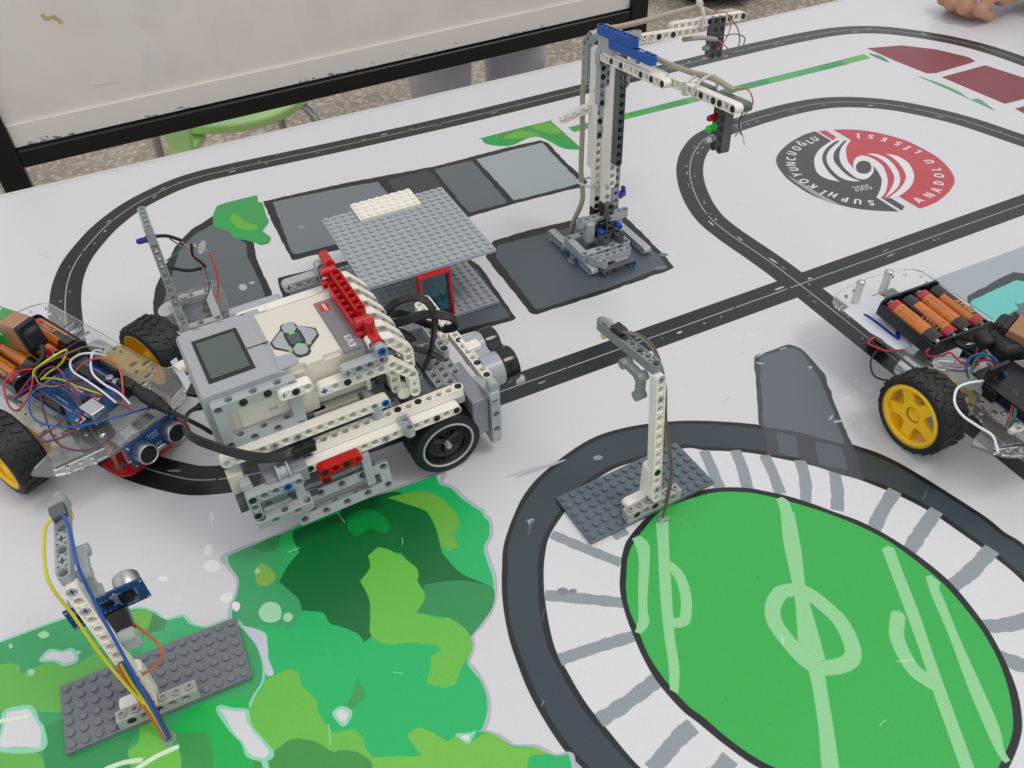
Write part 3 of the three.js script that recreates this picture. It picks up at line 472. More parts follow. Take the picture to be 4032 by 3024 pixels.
// ---------------------------------------------------------------- white panel on a black steel stand behind the table
{
  const t = thing('notice_panel', 'large white board in a black steel frame standing behind the table', 'board', [0, 0, -1.515], 0.0265);
  const tex = canvasTex(1024, 1024, (c, w, h) => {
    c.fillStyle = '#e9e5de'; c.fillRect(0, 0, w, h);
    for (let i = 0; i < 900; i++) { c.fillStyle = `rgba(${i % 2 ? '140,132,120' : '245,242,236'},${0.01 + rnd() * 0.015})`; c.beginPath(); c.ellipse(rnd() * w, rnd() * h, 8 + rnd() * 60, 6 + rnd() * 30, rnd() * 6, 0, 7); c.fill(); }
    c.fillStyle = '#bfae85'; for (let i = 0; i < 26; i++) { const u = i / 25; c.beginPath(); c.ellipse(93 + u * 22 + rnd() * 4, 818 + u * 16 + Math.sin(u * 7) * 3 + rnd() * 3, 1.2 + rnd() * 2.6, 1 + rnd() * 2, rnd(), 0, 7); c.fill(); }
    c.strokeStyle = 'rgba(110,104,96,.5)'; for (let i = 0; i < 14; i++) { c.lineWidth = 0.5 + rnd() * 0.6; const x = rnd() * w, y = rnd() * h; c.beginPath(); c.moveTo(x, y); c.lineTo(x + rnd() * 40, y + rnd() * 8 - 4); c.stroke(); }
  });
  part(t, 'board', box(1.19, 0.95, 0.016, 0.42, TY - 0.14 + 0.475, -0.004), new THREE.MeshPhysicalMaterial({ map: tex, roughness: 0.42 }));
  const st = canvasTex(2048, 64, (c, w, h) => { c.fillStyle = '#eae6e1'; c.fillRect(0, 0, w, h); for (const [x0, x1, n] of [[20, 150, 34], [330, 480, 16], [820, 1010, 26], [1500, 1700, 8], [0, 2048, 12]]) for (let i = 0; i < n; i++) { c.fillStyle = `rgba(28,26,26,${0.4 + rnd() * 0.5})`; c.fillRect(x0 + rnd() * (x1 - x0), h - 2 - rnd() * rnd() * rnd() * 26, 2 + rnd() * 12, 0.8 + rnd() * 2); } });
  const sg = box(1.188, 0.036, 0.0035, 0.42, TY - 0.14 + 0.018 + 0.002, 0.0063); part(t, 'lower_strip', sg, new THREE.MeshPhysicalMaterial({ map: st, roughness: 0.42 }));
  part(t, 'bottom_rail', rbox(1.19, 0.03, 0.03, 0.003, 0.42, TY - 0.157, 0), MAT.black);
  part(t, 'top_rail', rbox(1.19, 0.03, 0.03, 0.003, 0.42, TY + 0.83, 0), MAT.black);
  for (const x of [-0.196, 1.036]) { part(t, 'post', rbox(0.042, TY + 0.845, 0.034, 0.003, x, (TY + 0.845) / 2, 0), MAT.black); part(t, 'foot', rbox(0.042, 0.03, 0.5, 0.003, x, 0.0155, 0.0), MAT.black); }
  part(t, 'brace', rbox(0.05, 0.42, 0.028, 0.003), MAT.black, euler([0.93, TY - 0.36, -0.02], 0, 0, -0.28));
}
// ---------------------------------------------------------------- green chair behind the panel
{
  const t = thing('green_chair', 'pale green plastic chair with chrome tube legs, half hidden behind the board', 'chair', [0.225, 0, -1.975], 1.018);
  const gm = plastic('#c3ee9c', 0.42);
  const s = new THREE.Shape(); for (let i = 0; i < 48; i++) { const a = i / 48 * Math.PI * 2, c = Math.cos(a), q = Math.sin(a), e = 2.5, r = 0.2 / Math.pow(Math.pow(Math.abs(c), e) + Math.pow(Math.abs(q), e), 1 / e); i ? s.lineTo(r * c, r * q) : s.moveTo(r * c, r * q); } s.closePath();
  const seat = new THREE.ExtrudeGeometry(s, { depth: 0.010, bevelEnabled: true, bevelThickness: 0.005, bevelSize: 0.008, bevelSegments: 3 }); seat.rotateX(-Math.PI / 2); seat.translate(0, 0.437, 0);
  part(t, 'seat', seat, gm);
  const bk = new THREE.CylinderGeometry(0.26, 0.24, 0.34, 24, 1, true, Math.PI * 1.22, Math.PI * 0.56); const bk2 = new THREE.CylinderGeometry(0.248, 0.228, 0.34, 24, 1, true, Math.PI * 1.22, Math.PI * 0.56);
  const back = merge([bk, bk2]); back.translate(0.02, 0.73, 0); part(t, 'backrest', back, gm);
  part(t, 'back_support', (() => { const s2 = polyShape([[-0.018, -0.06], [0.018, -0.06], [0.028, 0.02], [0.07, 0.12], [0.08, 0.2], [-0.08, 0.2], [-0.07, 0.12], [-0.028, 0.02]]); const g2 = extrude(s2, 0.016, 0.003); g2.rotateY(Math.PI / 2); return g2; })(), gm, [-0.272, 0.44, 0]); part(t, 'back_support', rbox(0.1, 0.014, 0.035, 0.004, -0.23, 0.418, 0), gm);
  for (const [x, z] of [[-0.12, 0.99], [0.99, 0.12], [0.12, -0.99], [-0.99, -0.12]]) { part(t, 'leg', tube([[x * 0.06, 0.424, z * 0.06], [x * 0.165, 0.424, z * 0.165], [x * 0.2, 0.405, z * 0.2], [x * 0.217, 0.34, z * 0.217], [x * 0.235, 0.011, z * 0.235]], 0.011, 34, 10), MAT.metal); part(t, 'bumper', cyl(0.016, 0.016, 0.012, 14), MAT.black, [x * 0.15, 0.4255, z * 0.15]); }
}
// ---------------------------------------------------------------- people
function sdfMesh(prims, lo, hi, cell, k = 0.03) {
  const c = [0, 1, 2].map((i) => (lo[i] + hi[i]) / 2), half = Math.max(hi[0] - lo[0], hi[1] - lo[1], hi[2] - lo[2]) / 2, n = Math.ceil(2 * half / cell) + 2;
  const mc = new MarchingCubes(n, new THREE.MeshStandardMaterial(), false, false, 240000), f = mc.field, hs = n / 2;
  for (let z = 0; z < n; z++) for (let y = 0; y < n; y++) for (let x = 0; x < n; x++) {
    const px = c[0] + (x - hs) / hs * half, py = c[1] + (y - hs) / hs * half, pz = c[2] + (z - hs) / hs * half; let d = 1e3;
    if (px > lo[0] - 0.05 && px < hi[0] + 0.05 && py > lo[1] - 0.05 && py < hi[1] + 0.05 && pz > lo[2] - 0.05 && pz < hi[2] + 0.05)
      for (const [a, b, ra, rb, sx] of prims) {
        const bx = b[0] - a[0], by = b[1] - a[1], bz = b[2] - a[2], l2 = bx * bx + by * by + bz * bz || 1e-9; let t = ((px - a[0]) * bx + (py - a[1]) * by + (pz - a[2]) * bz) / l2; t = t < 0 ? 0 : t > 1 ? 1 : t;
        const qx = (px - a[0] - bx * t) / (sx || 1), qy = py - a[1] - by * t, qz = pz - a[2] - bz * t; const e = Math.sqrt(qx * qx + qy * qy + qz * qz) - (ra + (rb - ra) * t);
        const h = Math.max(0, Math.min(1, 0.5 + 0.5 * (d - e) / k)); d = d * (1 - h) + e * h - k * h * (1 - h);
      }
    f[x + y * n + z * n * n] = -d;
  }
  mc.isolation = 0; mc.update();
  const cnt = mc.count, pos = new Float32Array(cnt * 3), nor = new Float32Array(cnt * 3);
  for (let i = 0; i < cnt; i++) for (let q = 0; q < 3; q++) { pos[i * 3 + q] = mc.positionArray[i * 3 + q] * half + c[q]; nor[i * 3 + q] = mc.normalArray[i * 3 + q]; }
  const g = new THREE.BufferGeometry(); g.setAttribute('position', new THREE.BufferAttribute(pos, 3)); g.setAttribute('normal', new THREE.BufferAttribute(nor, 3)); return g;
}
const fabricTex = (a, b) => canvasTex(256, 256, (c, w, h) => { c.fillStyle = a; c.fillRect(0, 0, w, h); for (let i = 0; i < 5200; i++) { c.fillStyle = i % 2 ? b : a; c.globalAlpha = 0.35; c.fillRect(rnd() * w, rnd() * h, 1 + rnd() * 3, 1 + rnd()); } c.globalAlpha = 1; });
const SKIN = new THREE.MeshPhysicalMaterial({ color: lin('#b98b70'), roughness: 0.5 });
function boxUv(g, s) { const p = g.attributes.position, uv = new Float32Array(p.count * 2); for (let i = 0; i < p.count; i++) { uv[i * 2] = (p.getX(i) + p.getZ(i)) * s; uv[i * 2 + 1] = p.getY(i) * s; } g.setAttribute('uv', new THREE.BufferAttribute(uv, 2)); return g; }
{
  const t = thing('person', 'person in loose grey jogging trousers standing behind the board', 'person', [0.77, 0, -1.80], 0.1);
  const L = -0.098, Rr = 0.1;
  const bodyG = sdfMesh([[[L, 0.93, 0], [L, 0.5, 0.02], 0.075, 0.05], [[Rr, 0.93, 0], [Rr, 0.5, 0.02], 0.075, 0.05], [[L, 0.5, 0.02], [L, 0.09, 0], 0.05, 0.035], [[Rr, 0.5, 0.02], [Rr, 0.09, 0], 0.05, 0.035], [[L, 0.06, 0], [L, 0.04, 0.14], 0.04, 0.03], [[Rr, 0.06, 0], [Rr, 0.04, 0.14], 0.04, 0.03],
    [[0, 0.95, 0], [0, 1.18, 0], 0.12, 0.115, 1.25], [[0, 1.18, 0], [0, 1.38, 0], 0.12, 0.11, 1.4], [[0, 1.42, 0], [0, 1.54, 0.01], 0.055, 0.05], [[0, 1.62, 0.02], [0, 1.69, 0.01], 0.082, 0.088], [[-0.17, 1.39, 0], [-0.22, 1.12, -0.01], 0.05, 0.04], [[0.17, 1.39, 0], [0.22, 1.12, -0.01], 0.05, 0.04], [[-0.22, 1.12, -0.01], [-0.2, 0.9, 0.06], 0.04, 0.028], [[0.22, 1.12, -0.01], [0.2, 0.9, 0.06], 0.04, 0.028], [[-0.2, 0.88, 0.06], [-0.195, 0.76, 0.08], 0.034, 0.02], [[0.2, 0.88, 0.06], [0.195, 0.76, 0.08], 0.034, 0.02], [[0, 1.64, 0.1], [0, 1.62, 0.115], 0.014, 0.014]], [-0.32, 0, -0.2], [0.32, 1.8, 0.22], 0.016);
  part(t, 'body', bodyG, SKIN);
  const tr = sdfMesh([[[L, 0.95, 0], [L - 0.002, 0.55, 0.02], 0.1, 0.078], [[Rr, 0.95, 0], [Rr + 0.002, 0.55, 0.02], 0.1, 0.078], [[L - 0.002, 0.55, 0.02], [L, 0.12, 0], 0.076, 0.058], [[Rr + 0.002, 0.55, 0.02], [Rr, 0.12, 0], 0.076, 0.058], [[0, 0.98, 0], [0, 1.02, 0], 0.125, 0.12, 1.3], [[L - 0.03, 0.56, 0.07], [L + 0.03, 0.54, 0.075], 0.018, 0.02], [[Rr - 0.02, 0.42, 0.05], [Rr + 0.03, 0.45, 0.06], 0.017, 0.02], [[L - 0.05, 0.46, 0.04], [L - 0.02, 0.4, 0.06], 0.016, 0.018]], [-0.3, 0.05, -0.2], [0.3, 1.16, 0.2], 0.012, 0.025);
  part(t, 'trousers', boxUv(tr, 3), new THREE.MeshStandardMaterial({ map: fabricTex('#bcbac6', '#c9c7d2'), roughness: 0.95 })).material.map.wrapS = THREE.RepeatWrapping;
  part(t, 'shirt', sdfMesh([[[0, 1.0, 0], [0, 1.2, 0], 0.145, 0.135, 1.3], [[0, 1.2, 0], [0, 1.4, 0], 0.14, 0.12, 1.45], [[-0.18, 1.4, 0], [-0.22, 1.22, 0], 0.065, 0.065], [[0.18, 1.4, 0], [0.22, 1.22, 0], 0.065, 0.065]], [-0.34, 0.8, -0.24], [0.34, 1.56, 0.24], 0.016), plastic('#33405c', 0.9));
  part(t, 'hair', sdfMesh([[[0, 1.7, -0.02], [0, 1.735, 0], 0.09, 0.085]], [-0.14, 1.58, -0.16], [0.14, 1.86, 0.14], 0.008), plastic('#231a15', 0.8));
  for (const x of [L, Rr]) part(t, 'shoe', sdfMesh([[[x, 0.045, -0.05], [x, 0.04, 0.15], 0.048, 0.043]], [x - 0.08, -0.01, -0.14], [x + 0.08, 0.12, 0.22], 0.008), plastic('#25262a', 0.7));
}
{ // person leaning on the far corner of the table, fist on the sheet
  const t = thing('person', 'person in a dark purple top resting a bare fist on the table', 'person', [1.21, TY, -0.905], 0);
  const F = (z, x, dy, r) => [[[0.045, 0.040 + dy, z], [0.004 + x, 0.046 + dy, z - 0.003], r, r * 0.98], [[0.004 + x, 0.046 + dy, z - 0.003], [-0.014 + x, 0.022, z - 0.004], r * 0.98, r * 0.92], [[-0.014 + x, 0.022, z - 0.004], [0.010 + x, 0.0095, z - 0.003], r * 0.92, r * 0.85]];
  const hand = sdfMesh([...F(0.033, 0.012, -0.004, 0.0092), ...F(0.0125, 0.001, 0.001, 0.0102), ...F(-0.0095, 0.0, 0.001, 0.0104), ...F(-0.031, 0.007, -0.003, 0.0098),
    [[0.04, 0.036, -0.026], [0.1, 0.036, -0.016], 0.0145, 0.017], [[0.04, 0.036, 0.0], [0.1, 0.036, 0.0], 0.0155, 0.018], [[0.045, 0.034, 0.026], [0.1, 0.034, 0.014], 0.0145, 0.017], [[0.085, 0.026, -0.03], [0.045, 0.018, -0.044], 0.014, 0.0115], [[0.045, 0.018, -0.044], [0.018, 0.014, -0.038], 0.0112, 0.0095]], [-0.05, -0.01, -0.08], [0.14, 0.09, 0.07], 0.0026, 0.006);
  const armG = sdfMesh([[[0.09, 0.036, 0.0], [0.15, 0.042, -0.008], 0.0235, 0.027], [[0.15, 0.042, -0.008], [0.37, 0.062, -0.04], 0.027, 0.042], [[0.37, 0.062, -0.04], [0.5, 0.30, 0.06], 0.042, 0.05], [[0.5, 0.30, 0.06], [0.6, 0.36, 0.2], 0.06, 0.1], [[0.6, 0.36, 0.2], [0.64, -0.1, 0.24], 0.12, 0.12], [[0.52, 0.56, 0.2], [0.57, 0.44, 0.2], 0.05, 0.055], [[0.5, 0.66, 0.2], [0.49, 0.72, 0.2], 0.085, 0.09]], [0.05, -0.25, -0.15], [0.8, 0.85, 0.5], 0.0085, 0.02);
  part(t, 'body', merge([hand, armG]), SKIN);
  const cloth = plastic('#55475a', 0.92);
  part(t, 'top', sdfMesh([[[0.42, 0.16, 0.0], [0.5, 0.30, 0.06], 0.058, 0.066], [[0.5, 0.30, 0.06], [0.6, 0.36, 0.2], 0.072, 0.12], [[0.6, 0.36, 0.2], [0.64, -0.2, 0.24], 0.14, 0.14], [[0.6, 0.36, 0.3], [0.44, 0.1, 0.24], 0.075, 0.055], [[0.44, 0.1, 0.24], [0.40, 0.045, 0.13], 0.055, 0.045], [[0.40, 0.045, 0.13], [0.135, 0.036, 0.045], 0.043, 0.034]], [0.08, -0.36, -0.1], [0.82, 0.55, 0.45], 0.009, 0.025), cloth);
  part(t, 'hair', sdfMesh([[[0.51, 0.72, 0.2], [0.52, 0.76, 0.2], 0.095, 0.09]], [0.38, 0.6, 0.06], [0.66, 0.88, 0.34], 0.009), plastic('#1d1714', 0.8));
}
// ---------------------------------------------------------------- black backpack on the ground
{
  const t = thing('backpack', 'black backpack standing on the ground beyond the table', 'backpack', [2.35, 0, -2.93], -0.35);
  part(t, 'sack', rbox(0.36, 0.46, 0.22, 0.08, 0, 0.232, 0, 5), MAT.blackMatte); part(t, 'pocket', rbox(0.26, 0.2, 0.08, 0.035, 0, 0.14, 0.11, 4), plastic('#17181b', 0.7));
  part(t, 'handle', tube([[-0.05, 0.455, 0], [-0.03, 0.5, 0], [0.03, 0.5, 0], [0.05, 0.455, 0]], 0.009, 20, 8), MAT.blackMatte);
  for (const x of [-0.1, 0.1]) part(t, 'strap', strap([[x, 0.44, -0.08], [x, 0.4, -0.15], [x, 0.2, -0.17], [x, 0.05, -0.1]], 0.05, 0.008, [[0, 0.3, -1], [0, 0, -1], [0, 0, -1], [0, -0.5, -1]]), MAT.blackMatte);
}
// ---------------------------------------------------------------- little house of plates with a red door
const TH_MAT = [0.1410, -0.7301, 0.00693];
{
  const t = thing('toy_house', 'toy house of grey studded plates with a red door frame and flat roof', 'toy house', [0.141, TY, -0.7301], 0.00693);
  const grey = plastic('#a2aaae', 0.36);
  part(t, 'base_plate', plateGeo(16, 16, 3.2), plastic('#959ca2', 0.38), [-0.0025, 0.0003, 0.0068]);
  const rp = part(t, 'roof_plate', plateGeo(16, 16, 3.2), grey, [0, 0.0550, 0]);
  part(t, 'roof_cap', plateGeo(8, 4, 3.2), plastic('#efebe1', 0.36), [0.032, 0.05822, -0.008]);
  // hidden corner pillars that carry the roof
  for (const [x, z] of [[0.04, 0.008], [0.096, 0.008], [0.072, 0.024]]) for (let k = 0; k < 5; k++) part(t, 'brick', rbox(0.0158, 0.0095, 0.0158, 0.0003, x + 0.008, 0.0036 + 0.0048 + k * 0.0096 + (k === 4 ? 0 : 0), z + 0.008), MAT.light);
  for (const [x, z] of [[0.04, 0.008], [0.096, 0.008], [0.072, 0.024]]) part(t, 'brick', rbox(0.0158, 0.0032, 0.0158, 0.0003, x + 0.008, 0.0532, z + 0.008), MAT.light);
  // door frame 4 wide, glass leaf
  const fx = 0.0478, fz = 0.1252, w = 0.0318, h = 0.0512, y0 = 0.0036;
  const s = polyShape([[0, 0], [w, 0], [w, h], [0, h]]); polyHole(s, [[0.0024, 0.0016], [0.0024, h - 0.0022], [w - 0.0024, h - 0.0022], [w - 0.0024, 0.0016]]);
  const fr = part(t, 'door_frame', extrude(s, 0.0078), MAT.red, [fx, y0, fz]);
  const glass = new THREE.MeshPhysicalMaterial({ color: lin('#a3dde4'), roughness: 0.03, transmission: 1, thickness: 0, ior: 1.45 });
  const door = part(t, 'door', box(w - 0.0052, h - 0.0044, 0.0014, fx + w / 2, y0 + 0.0018 + (h - 0.0044) / 2, fz + 0.0022), glass);
  door.userData.label = 'see-through turquoise door leaf';
  part(door, 'handle', rbox(0.004, 0.0016, 0.003, 0.0004, fx + 0.006, y0 + 0.024, fz + 0.0043), plastic('#1d6f96', 0.3));
  part(t, 'hinge', cyl(0.0012, 0.0012, 0.004, 8), plastic('#3a4a5e', 0.4), [fx + w - 0.0042, y0 + 0.0038, fz + 0.0052]);
}
// ---------------------------------------------------------------- large robot of studless beams with its control brick
const csg = new Evaluator(); csg.useGroups = false;
function carve(base, cuts) { let a = new Brush(base.index ? base : mergeVertices(base)); a.updateMatrixWorld(); for (const c of cuts) { const b = new Brush(c); b.updateMatrixWorld(); a = csg.evaluate(a, b, SUBTRACTION); } const g = a.geometry; g.clearGroups(); return g; }
// rectangular frame of modules (nx by ny), window inside, holes through front every 2 modules and through the rails from outside
const frameGeo = (() => { const c = {}; return (nx, ny) => {
  const key = nx + 'x' + ny; if (c[key]) return c[key];
  const w = nx * 8 - 0.3, h = ny * 8 - 0.3, s = polyShape(thickRect(w, h, 1.6)); polyHole(s, [[-w / 2 + 7.8, -h / 2 + 7.8], [-w / 2 + 7.8, h / 2 - 7.8], [w / 2 - 7.8, h / 2 - 7.8], [w / 2 - 7.8, -h / 2 + 7.8]]);
  const body = extrude(s, 7.7, 0.25, 4); body.translate(0, 0, -3.85);
  const cuts = []; const hz = (x, y) => { cuts.push(T(cyl(2.5, 2.5, 9, 14), x, y, 0, Math.PI / 2), T(cyl(3.05, 3.05, 1.8, 14), x, y, 3.9, Math.PI / 2)); };
  for (let i = 0; i < nx; i++) if (i % 2 === 0) for (const y of [-(ny - 1) * 4, (ny - 1) * 4]) hz((i - (nx - 1) / 2) * 8, y);
  const vy = (x) => { for (const s2 of [1, -1]) { const y = s2 * (ny - 1) * 4; cuts.push(T(cyl(2.5, 2.5, 9, 14), x, y, 0), T(cyl(3.05, 3.05, 1.8, 14), x, s2 * ny * 4, 0)); } };
  for (let i = 0; i < nx; i++) if (i % 2 === 1) vy((i - (nx - 1) / 2) * 8);
  const g = carve(body, cuts); g.scale(0.001, 0.001, 0.001); return (c[key] = g);
}; })();
function thickRect(w, h, r) { const o = []; for (const [sx, sy, a0] of [[1, 1, 0], [-1, 1, 1], [-1, -1, 2], [1, -1, 3]]) for (let k = 0; k <= 3; k++) { const a = (a0 + k / 3) * Math.PI / 2; o.push([sx * (w / 2 - r) + r * Math.cos(a), sy * (h / 2 - r) + r * Math.sin(a)]); } return o; }

{
  const R = thing('building_set_robot', 'large white and grey toy brick robot with a screen block and red crossbars', 'robot', [-0.00194, TY, -0.50866], 0.04643);
  const m = (a, y, b) => [a * M, y * M, b * M];
  const W = MAT.white, L = MAT.light, D = MAT.dark;
  const arm2 = (mat, geo, a, y, b, al = 'x', ho = 'z') => beam(R, mat, geo, m(a, y, b), al, ho);
  const P = (a, y, b, ho = 'z', mat = MAT.black, geo = pinGeo) => pin(R, m(a, y, b), ho, mat, geo);
  // --- control brick
  const whiteB = plastic('#dcd7ca', 0.38);
  const brick = part(R, 'control_brick', carve(merge([rbox(13.3 * M, 5.35 * M, 8.66 * M, 0.0012, 5.15 * M, 14.32 * M, 4.9 * M, 2)]), [box(2.2 * M, 0.9 * M, 0.5 * M, 5.6 * M, 16.8 * M, 9.2 * M), box(3.1 * M, 0.35 * M, 1.2 * M, 4.1 * M, 15.05 * M, 9.2 * M), box(4.4 * M, 1.5 * M, 1.4 * M, 9.2 * M, 12.2 * M, 9.2 * M), box(1.6 * M, 0.7 * M, 0.6 * M, 9.0 * M, 17.0 * M, 9.2 * M)]), whiteB);
  brick.userData.label = 'white control block with grey screen bezel';
  const bz = polyShape([[-1.95, 11.7], [-1.95, 16.9], [-1.75, 17.25], [4.25, 17.28], [4.9, 16.98], [4.9, 16.6], [-1.2, 16.6], [-1.2, 11.7]].map(([x, y]) => [x * M, y * M]));
  const bezG = extrude(bz, 8.8 * M, 0.0004, 4); bezG.translate(0, 0, 0.5 * M); part(brick, 'bezel', bezG, plastic('#a2a7ab', 0.34));
  const tab = extrude(polyShape([[4.6, -7.2], [6.1, -7.5], [6.35, -8.3], [6.2, -8.9], [4.6, -9.0]].map(([x, y]) => [x * M, y * M])), 0.3 * M); tab.rotateX(-Math.PI / 2); tab.translate(0, 16.85 * M, 0); part(brick, 'bezel_tab', tab, plastic('#a2a7ab', 0.34));
  part(brick, 'screen_frame', rbox(3.84 * M, 0.0007, 6.0 * M, 0.0003, 1.04 * M, 17.29 * M, 4.93 * M), plastic('#101114', 0.12));
  const scr = new THREE.MeshPhysicalMaterial({ color: lin('#35463c'), roughness: 0.07, clearcoat: 1, clearcoatRoughness: 0.03 });
  part(brick, 'screen', rbox(3.2 * M, 0.0004, 5.1 * M, 0.00015, 1.02 * M, 17.36 * M, 5.0 * M), scr);
  part(brick, 'groove', box(1.9 * M, 0.0004, 0.12 * M, 3.9 * M, 17.275 * M, 5.2 * M), MAT.black);
  // keypad
  const xy = (l) => l.map(([a, b]) => [a * M, -b * M]);
  const flat = (l, h, y) => { const g = extrude(polyShape(xy(l)), h); g.rotateX(-Math.PI / 2); g.translate(0, y * M, 0); return g; };
  part(brick, 'keypad_base', flat([[4.92, 5.2], [6.25, 3.85], [6.3, 3.5], [6.6, 3.25], [7.3, 3.3], [7.62, 3.65], [7.65, 4.05], [8.95, 5.2], [8.9, 6.3], [7.7, 7.45], [7.6, 8.0], [7.25, 8.28], [6.55, 8.25], [6.25, 7.95], [6.2, 7.3], [4.98, 6.05]].reverse(), 0.0004, 17.0), plastic('#33362f', 0.3));
  const key = plastic('#a3a8ac', 0.36);
  const kl = [[5.1, 5.3], [6.15, 4.25], [6.35, 4.45], [6.2, 5.0], [6.2, 6.4], [6.35, 7.0], [6.15, 7.15], [5.12, 6.0]];
  part(brick, 'key', flat(kl.slice().reverse(), 0.0011, 17.02), key); part(brick, 'key', flat(kl.map(([a, b]) => [13.88 - a, 11.42 - b]).reverse(), 0.0011, 17.02), key);
  const kt = [[6.4, 3.75], [6.7, 3.42], [7.2, 3.45], [7.5, 3.8], [7.5, 4.45], [7.3, 4.75], [6.55, 4.75], [6.4, 4.5]];
  part(brick, 'key', flat(kt.slice().reverse(), 0.0011, 17.02), key); part(brick, 'key', flat(kt.map(([a, b]) => [13.88 - a, 11.5 - b]).reverse(), 0.0011, 17.02), key);
  part(brick, 'key', rbox(1.05 * M, 0.0011, 1.35 * M, 0.0004, 6.94 * M, 17.1 * M, 5.74 * M), plastic('#4e545c', 0.3));
  const glow = new THREE.MeshStandardMaterial({ color: lin('#3fae2a'), emissive: lin('#58d62c'), emissiveIntensity: 0.55, roughness: 0.3 });
  for (const [a, b, s] of [[6.95, 4.9, 0.3], [6.95, 6.6, 0.28], [7.75, 6.95, 0.26], [6.15, 7.1, 0.22]]) part(brick, 'status_light', box(s * M * 1.6, 0.0003, s * M, a * M, 17.07 * M, b * M), glow);
  // printed strip
  part(brick, 'label_strip', rbox(1.9 * M, 0.0012, 7.8 * M, 0.0003, 10.85 * M, 17.0 * M, 5.8 * M), plastic('#7e7b80', 0.4));
  const stripTex = canvasTex(512, 124, (c, w, h) => {
    c.fillStyle = '#7e7b80'; c.fillRect(0, 0, w, h); c.fillStyle = '#c9281f'; c.fillRect(405, 14, 82, 62); c.fillStyle = '#f3f1ea'; c.strokeStyle = '#16130f'; c.lineWidth = 5; c.font = 'italic 900 27px sans-serif'; c.textAlign = 'center'; c.textBaseline = 'middle'; c.strokeText('LEGO', 446, 46); c.fillText('LEGO', 446, 46);
    c.fillStyle = '#d9d7d8'; c.font = '700 60px sans-serif'; c.textAlign = 'left'; c.save(); c.translate(22, 66); c.scale(1.15, 0.9); c.fillText('EV3', 0, 0); c.restore();
  });
  part(brick, 'printing', new THREE.PlaneGeometry(7.7 * M, 1.84 * M), new THREE.MeshStandardMaterial({ map: stripTex, roughness: 0.4 }), frame(m(10.85, 17.12, 5.8), '-z', 'y'));
  const usbTex = canvasTex(128, 48, (c, w, h) => { c.fillStyle = '#dcd7ca'; c.fillRect(0, 0, w, h); c.fillStyle = '#6d6a66'; c.font = '700 34px sans-serif'; c.textAlign = 'center'; c.textBaseline = 'middle'; c.fillText('USB', w / 2, h / 2); });
  part(brick, 'printing', new THREE.PlaneGeometry(1.5 * M, 0.56 * M), new THREE.MeshStandardMaterial({ map: usbTex, roughness: 0.4 }), frame(m(3.2, 13.75, 9.39), 'x', 'z'));
  part(brick, 'side_panel', rbox(5.6 * M, 2.2 * M, 0.16 * M, 0.0004, 3.2 * M, 13.9 * M, 9.28 * M), whiteB);
  part(brick, 'side_panel', rbox(3.4 * M, 1.2 * M, 0.16 * M, 0.0004, 7.4 * M, 13.9 * M, 9.28 * M), whiteB);
  part(brick, 'battery_base', rbox(12.6 * M, 1.4 * M, 8.2 * M, 0.001, 5.2 * M, 11.0 * M, 4.9 * M), plastic('#8d8c86', 0.4));
  // --- side frames
  for (const b of [0, 9.8]) part(R, 'side_frame', frameGeo(7, 5), L, euler(m(2, 14.28, b), 0, b ? 0 : Math.PI, 0));
  P(1, 16.28, 9.85); P(3, 16.28, 9.85); 
  // --- white and grey arms along the near side
  arm2(W, bar(3, [0]), 4.13, 15.9, 10.35); P(5.1, 15.9, 10.4);
  part(R, 'connector', rbox(0.9 * M, 3.2 * M, 0.9 * M, 0.0008, 5.05 * M, 13.75 * M, 9.85 * M), L);
  arm2(W, arm([[0, 0], [6.2, 0], [7.9, -1.9], [7.9, -3.95]], [0, 10]), 7.4, 14.7, 10.1); P(7.4, 14.7, 10.12, 'z', MAT.blue, axlePinGeo); P(9.47, 14.7, 10.15);
  arm2(W, arm([[0, 0], [0.8, -0.9], [0.8, -2.9]], []), 13.1, 13.9, 9.1);
  arm2(L, bar(4, [0]), 9.55, 15.95, 10.5); arm2(L, bar(2), 12.72, 16.0, 10.5, 'y'); P(12.73, 17.0, 10.6, 'z', MAT.blue, ringPinGeo);
  part(R, 'connector', T(cylZ(0.48 * M, 2.0 * M, 18), 0, 0, 0), L, [12.72 * M, 17.05 * M, 9.4 * M]);
  arm2(W, bar(15), -1.8, 11.42, 10.72); P(12.2, 11.42, 10.76, 'z', MAT.blue, ringPinGeo); for (const a of [2.2, 4.2]) P(a, 11.42, 10.76, 'z', L, ringPinGeo);
  arm2(W, bar(15), 5.25, 9.42, 10.95, 'x', 'y'); for (const a of [5.25, 13.25, 15.25, 19.25]) P(a, 9.44, 10.95, 'y');
  arm2(W, bar(15), 4.3, 8.5, 11.95); for (const a of [4.3, 16.3, 18.3]) P(a, 8.5, 12.0); for (const a of [11.3, 13.3]) P(a, 8.5, 11.98, 'z', L, ringPinGeo);
  arm2(MAT.red, arm([[0, -1], [0, 0], [3, 0]], [4]), 5.25, 8.45, 12.97); for (const [a, y] of [[5.25, 8.45], [7.25, 8.45], [5.25, 7.45]]) P(a, y, 13.0);
  part(R, 'connector', cyl(0.48 * M, 0.48 * M, 1.6 * M, 16), L, m(11.4, 10.45, 10.85)); part(R, 'connector', cyl(0.48 * M, 0.48 * M, 1.2 * M, 16), L, m(-1.3, 10.4, 10.9));
  part(R, 'connector', rbox(1.4 * M, 0.9 * M, 0.9 * M, 0.001, 19.0 * M, 8.45 * M, 10.9 * M), L);
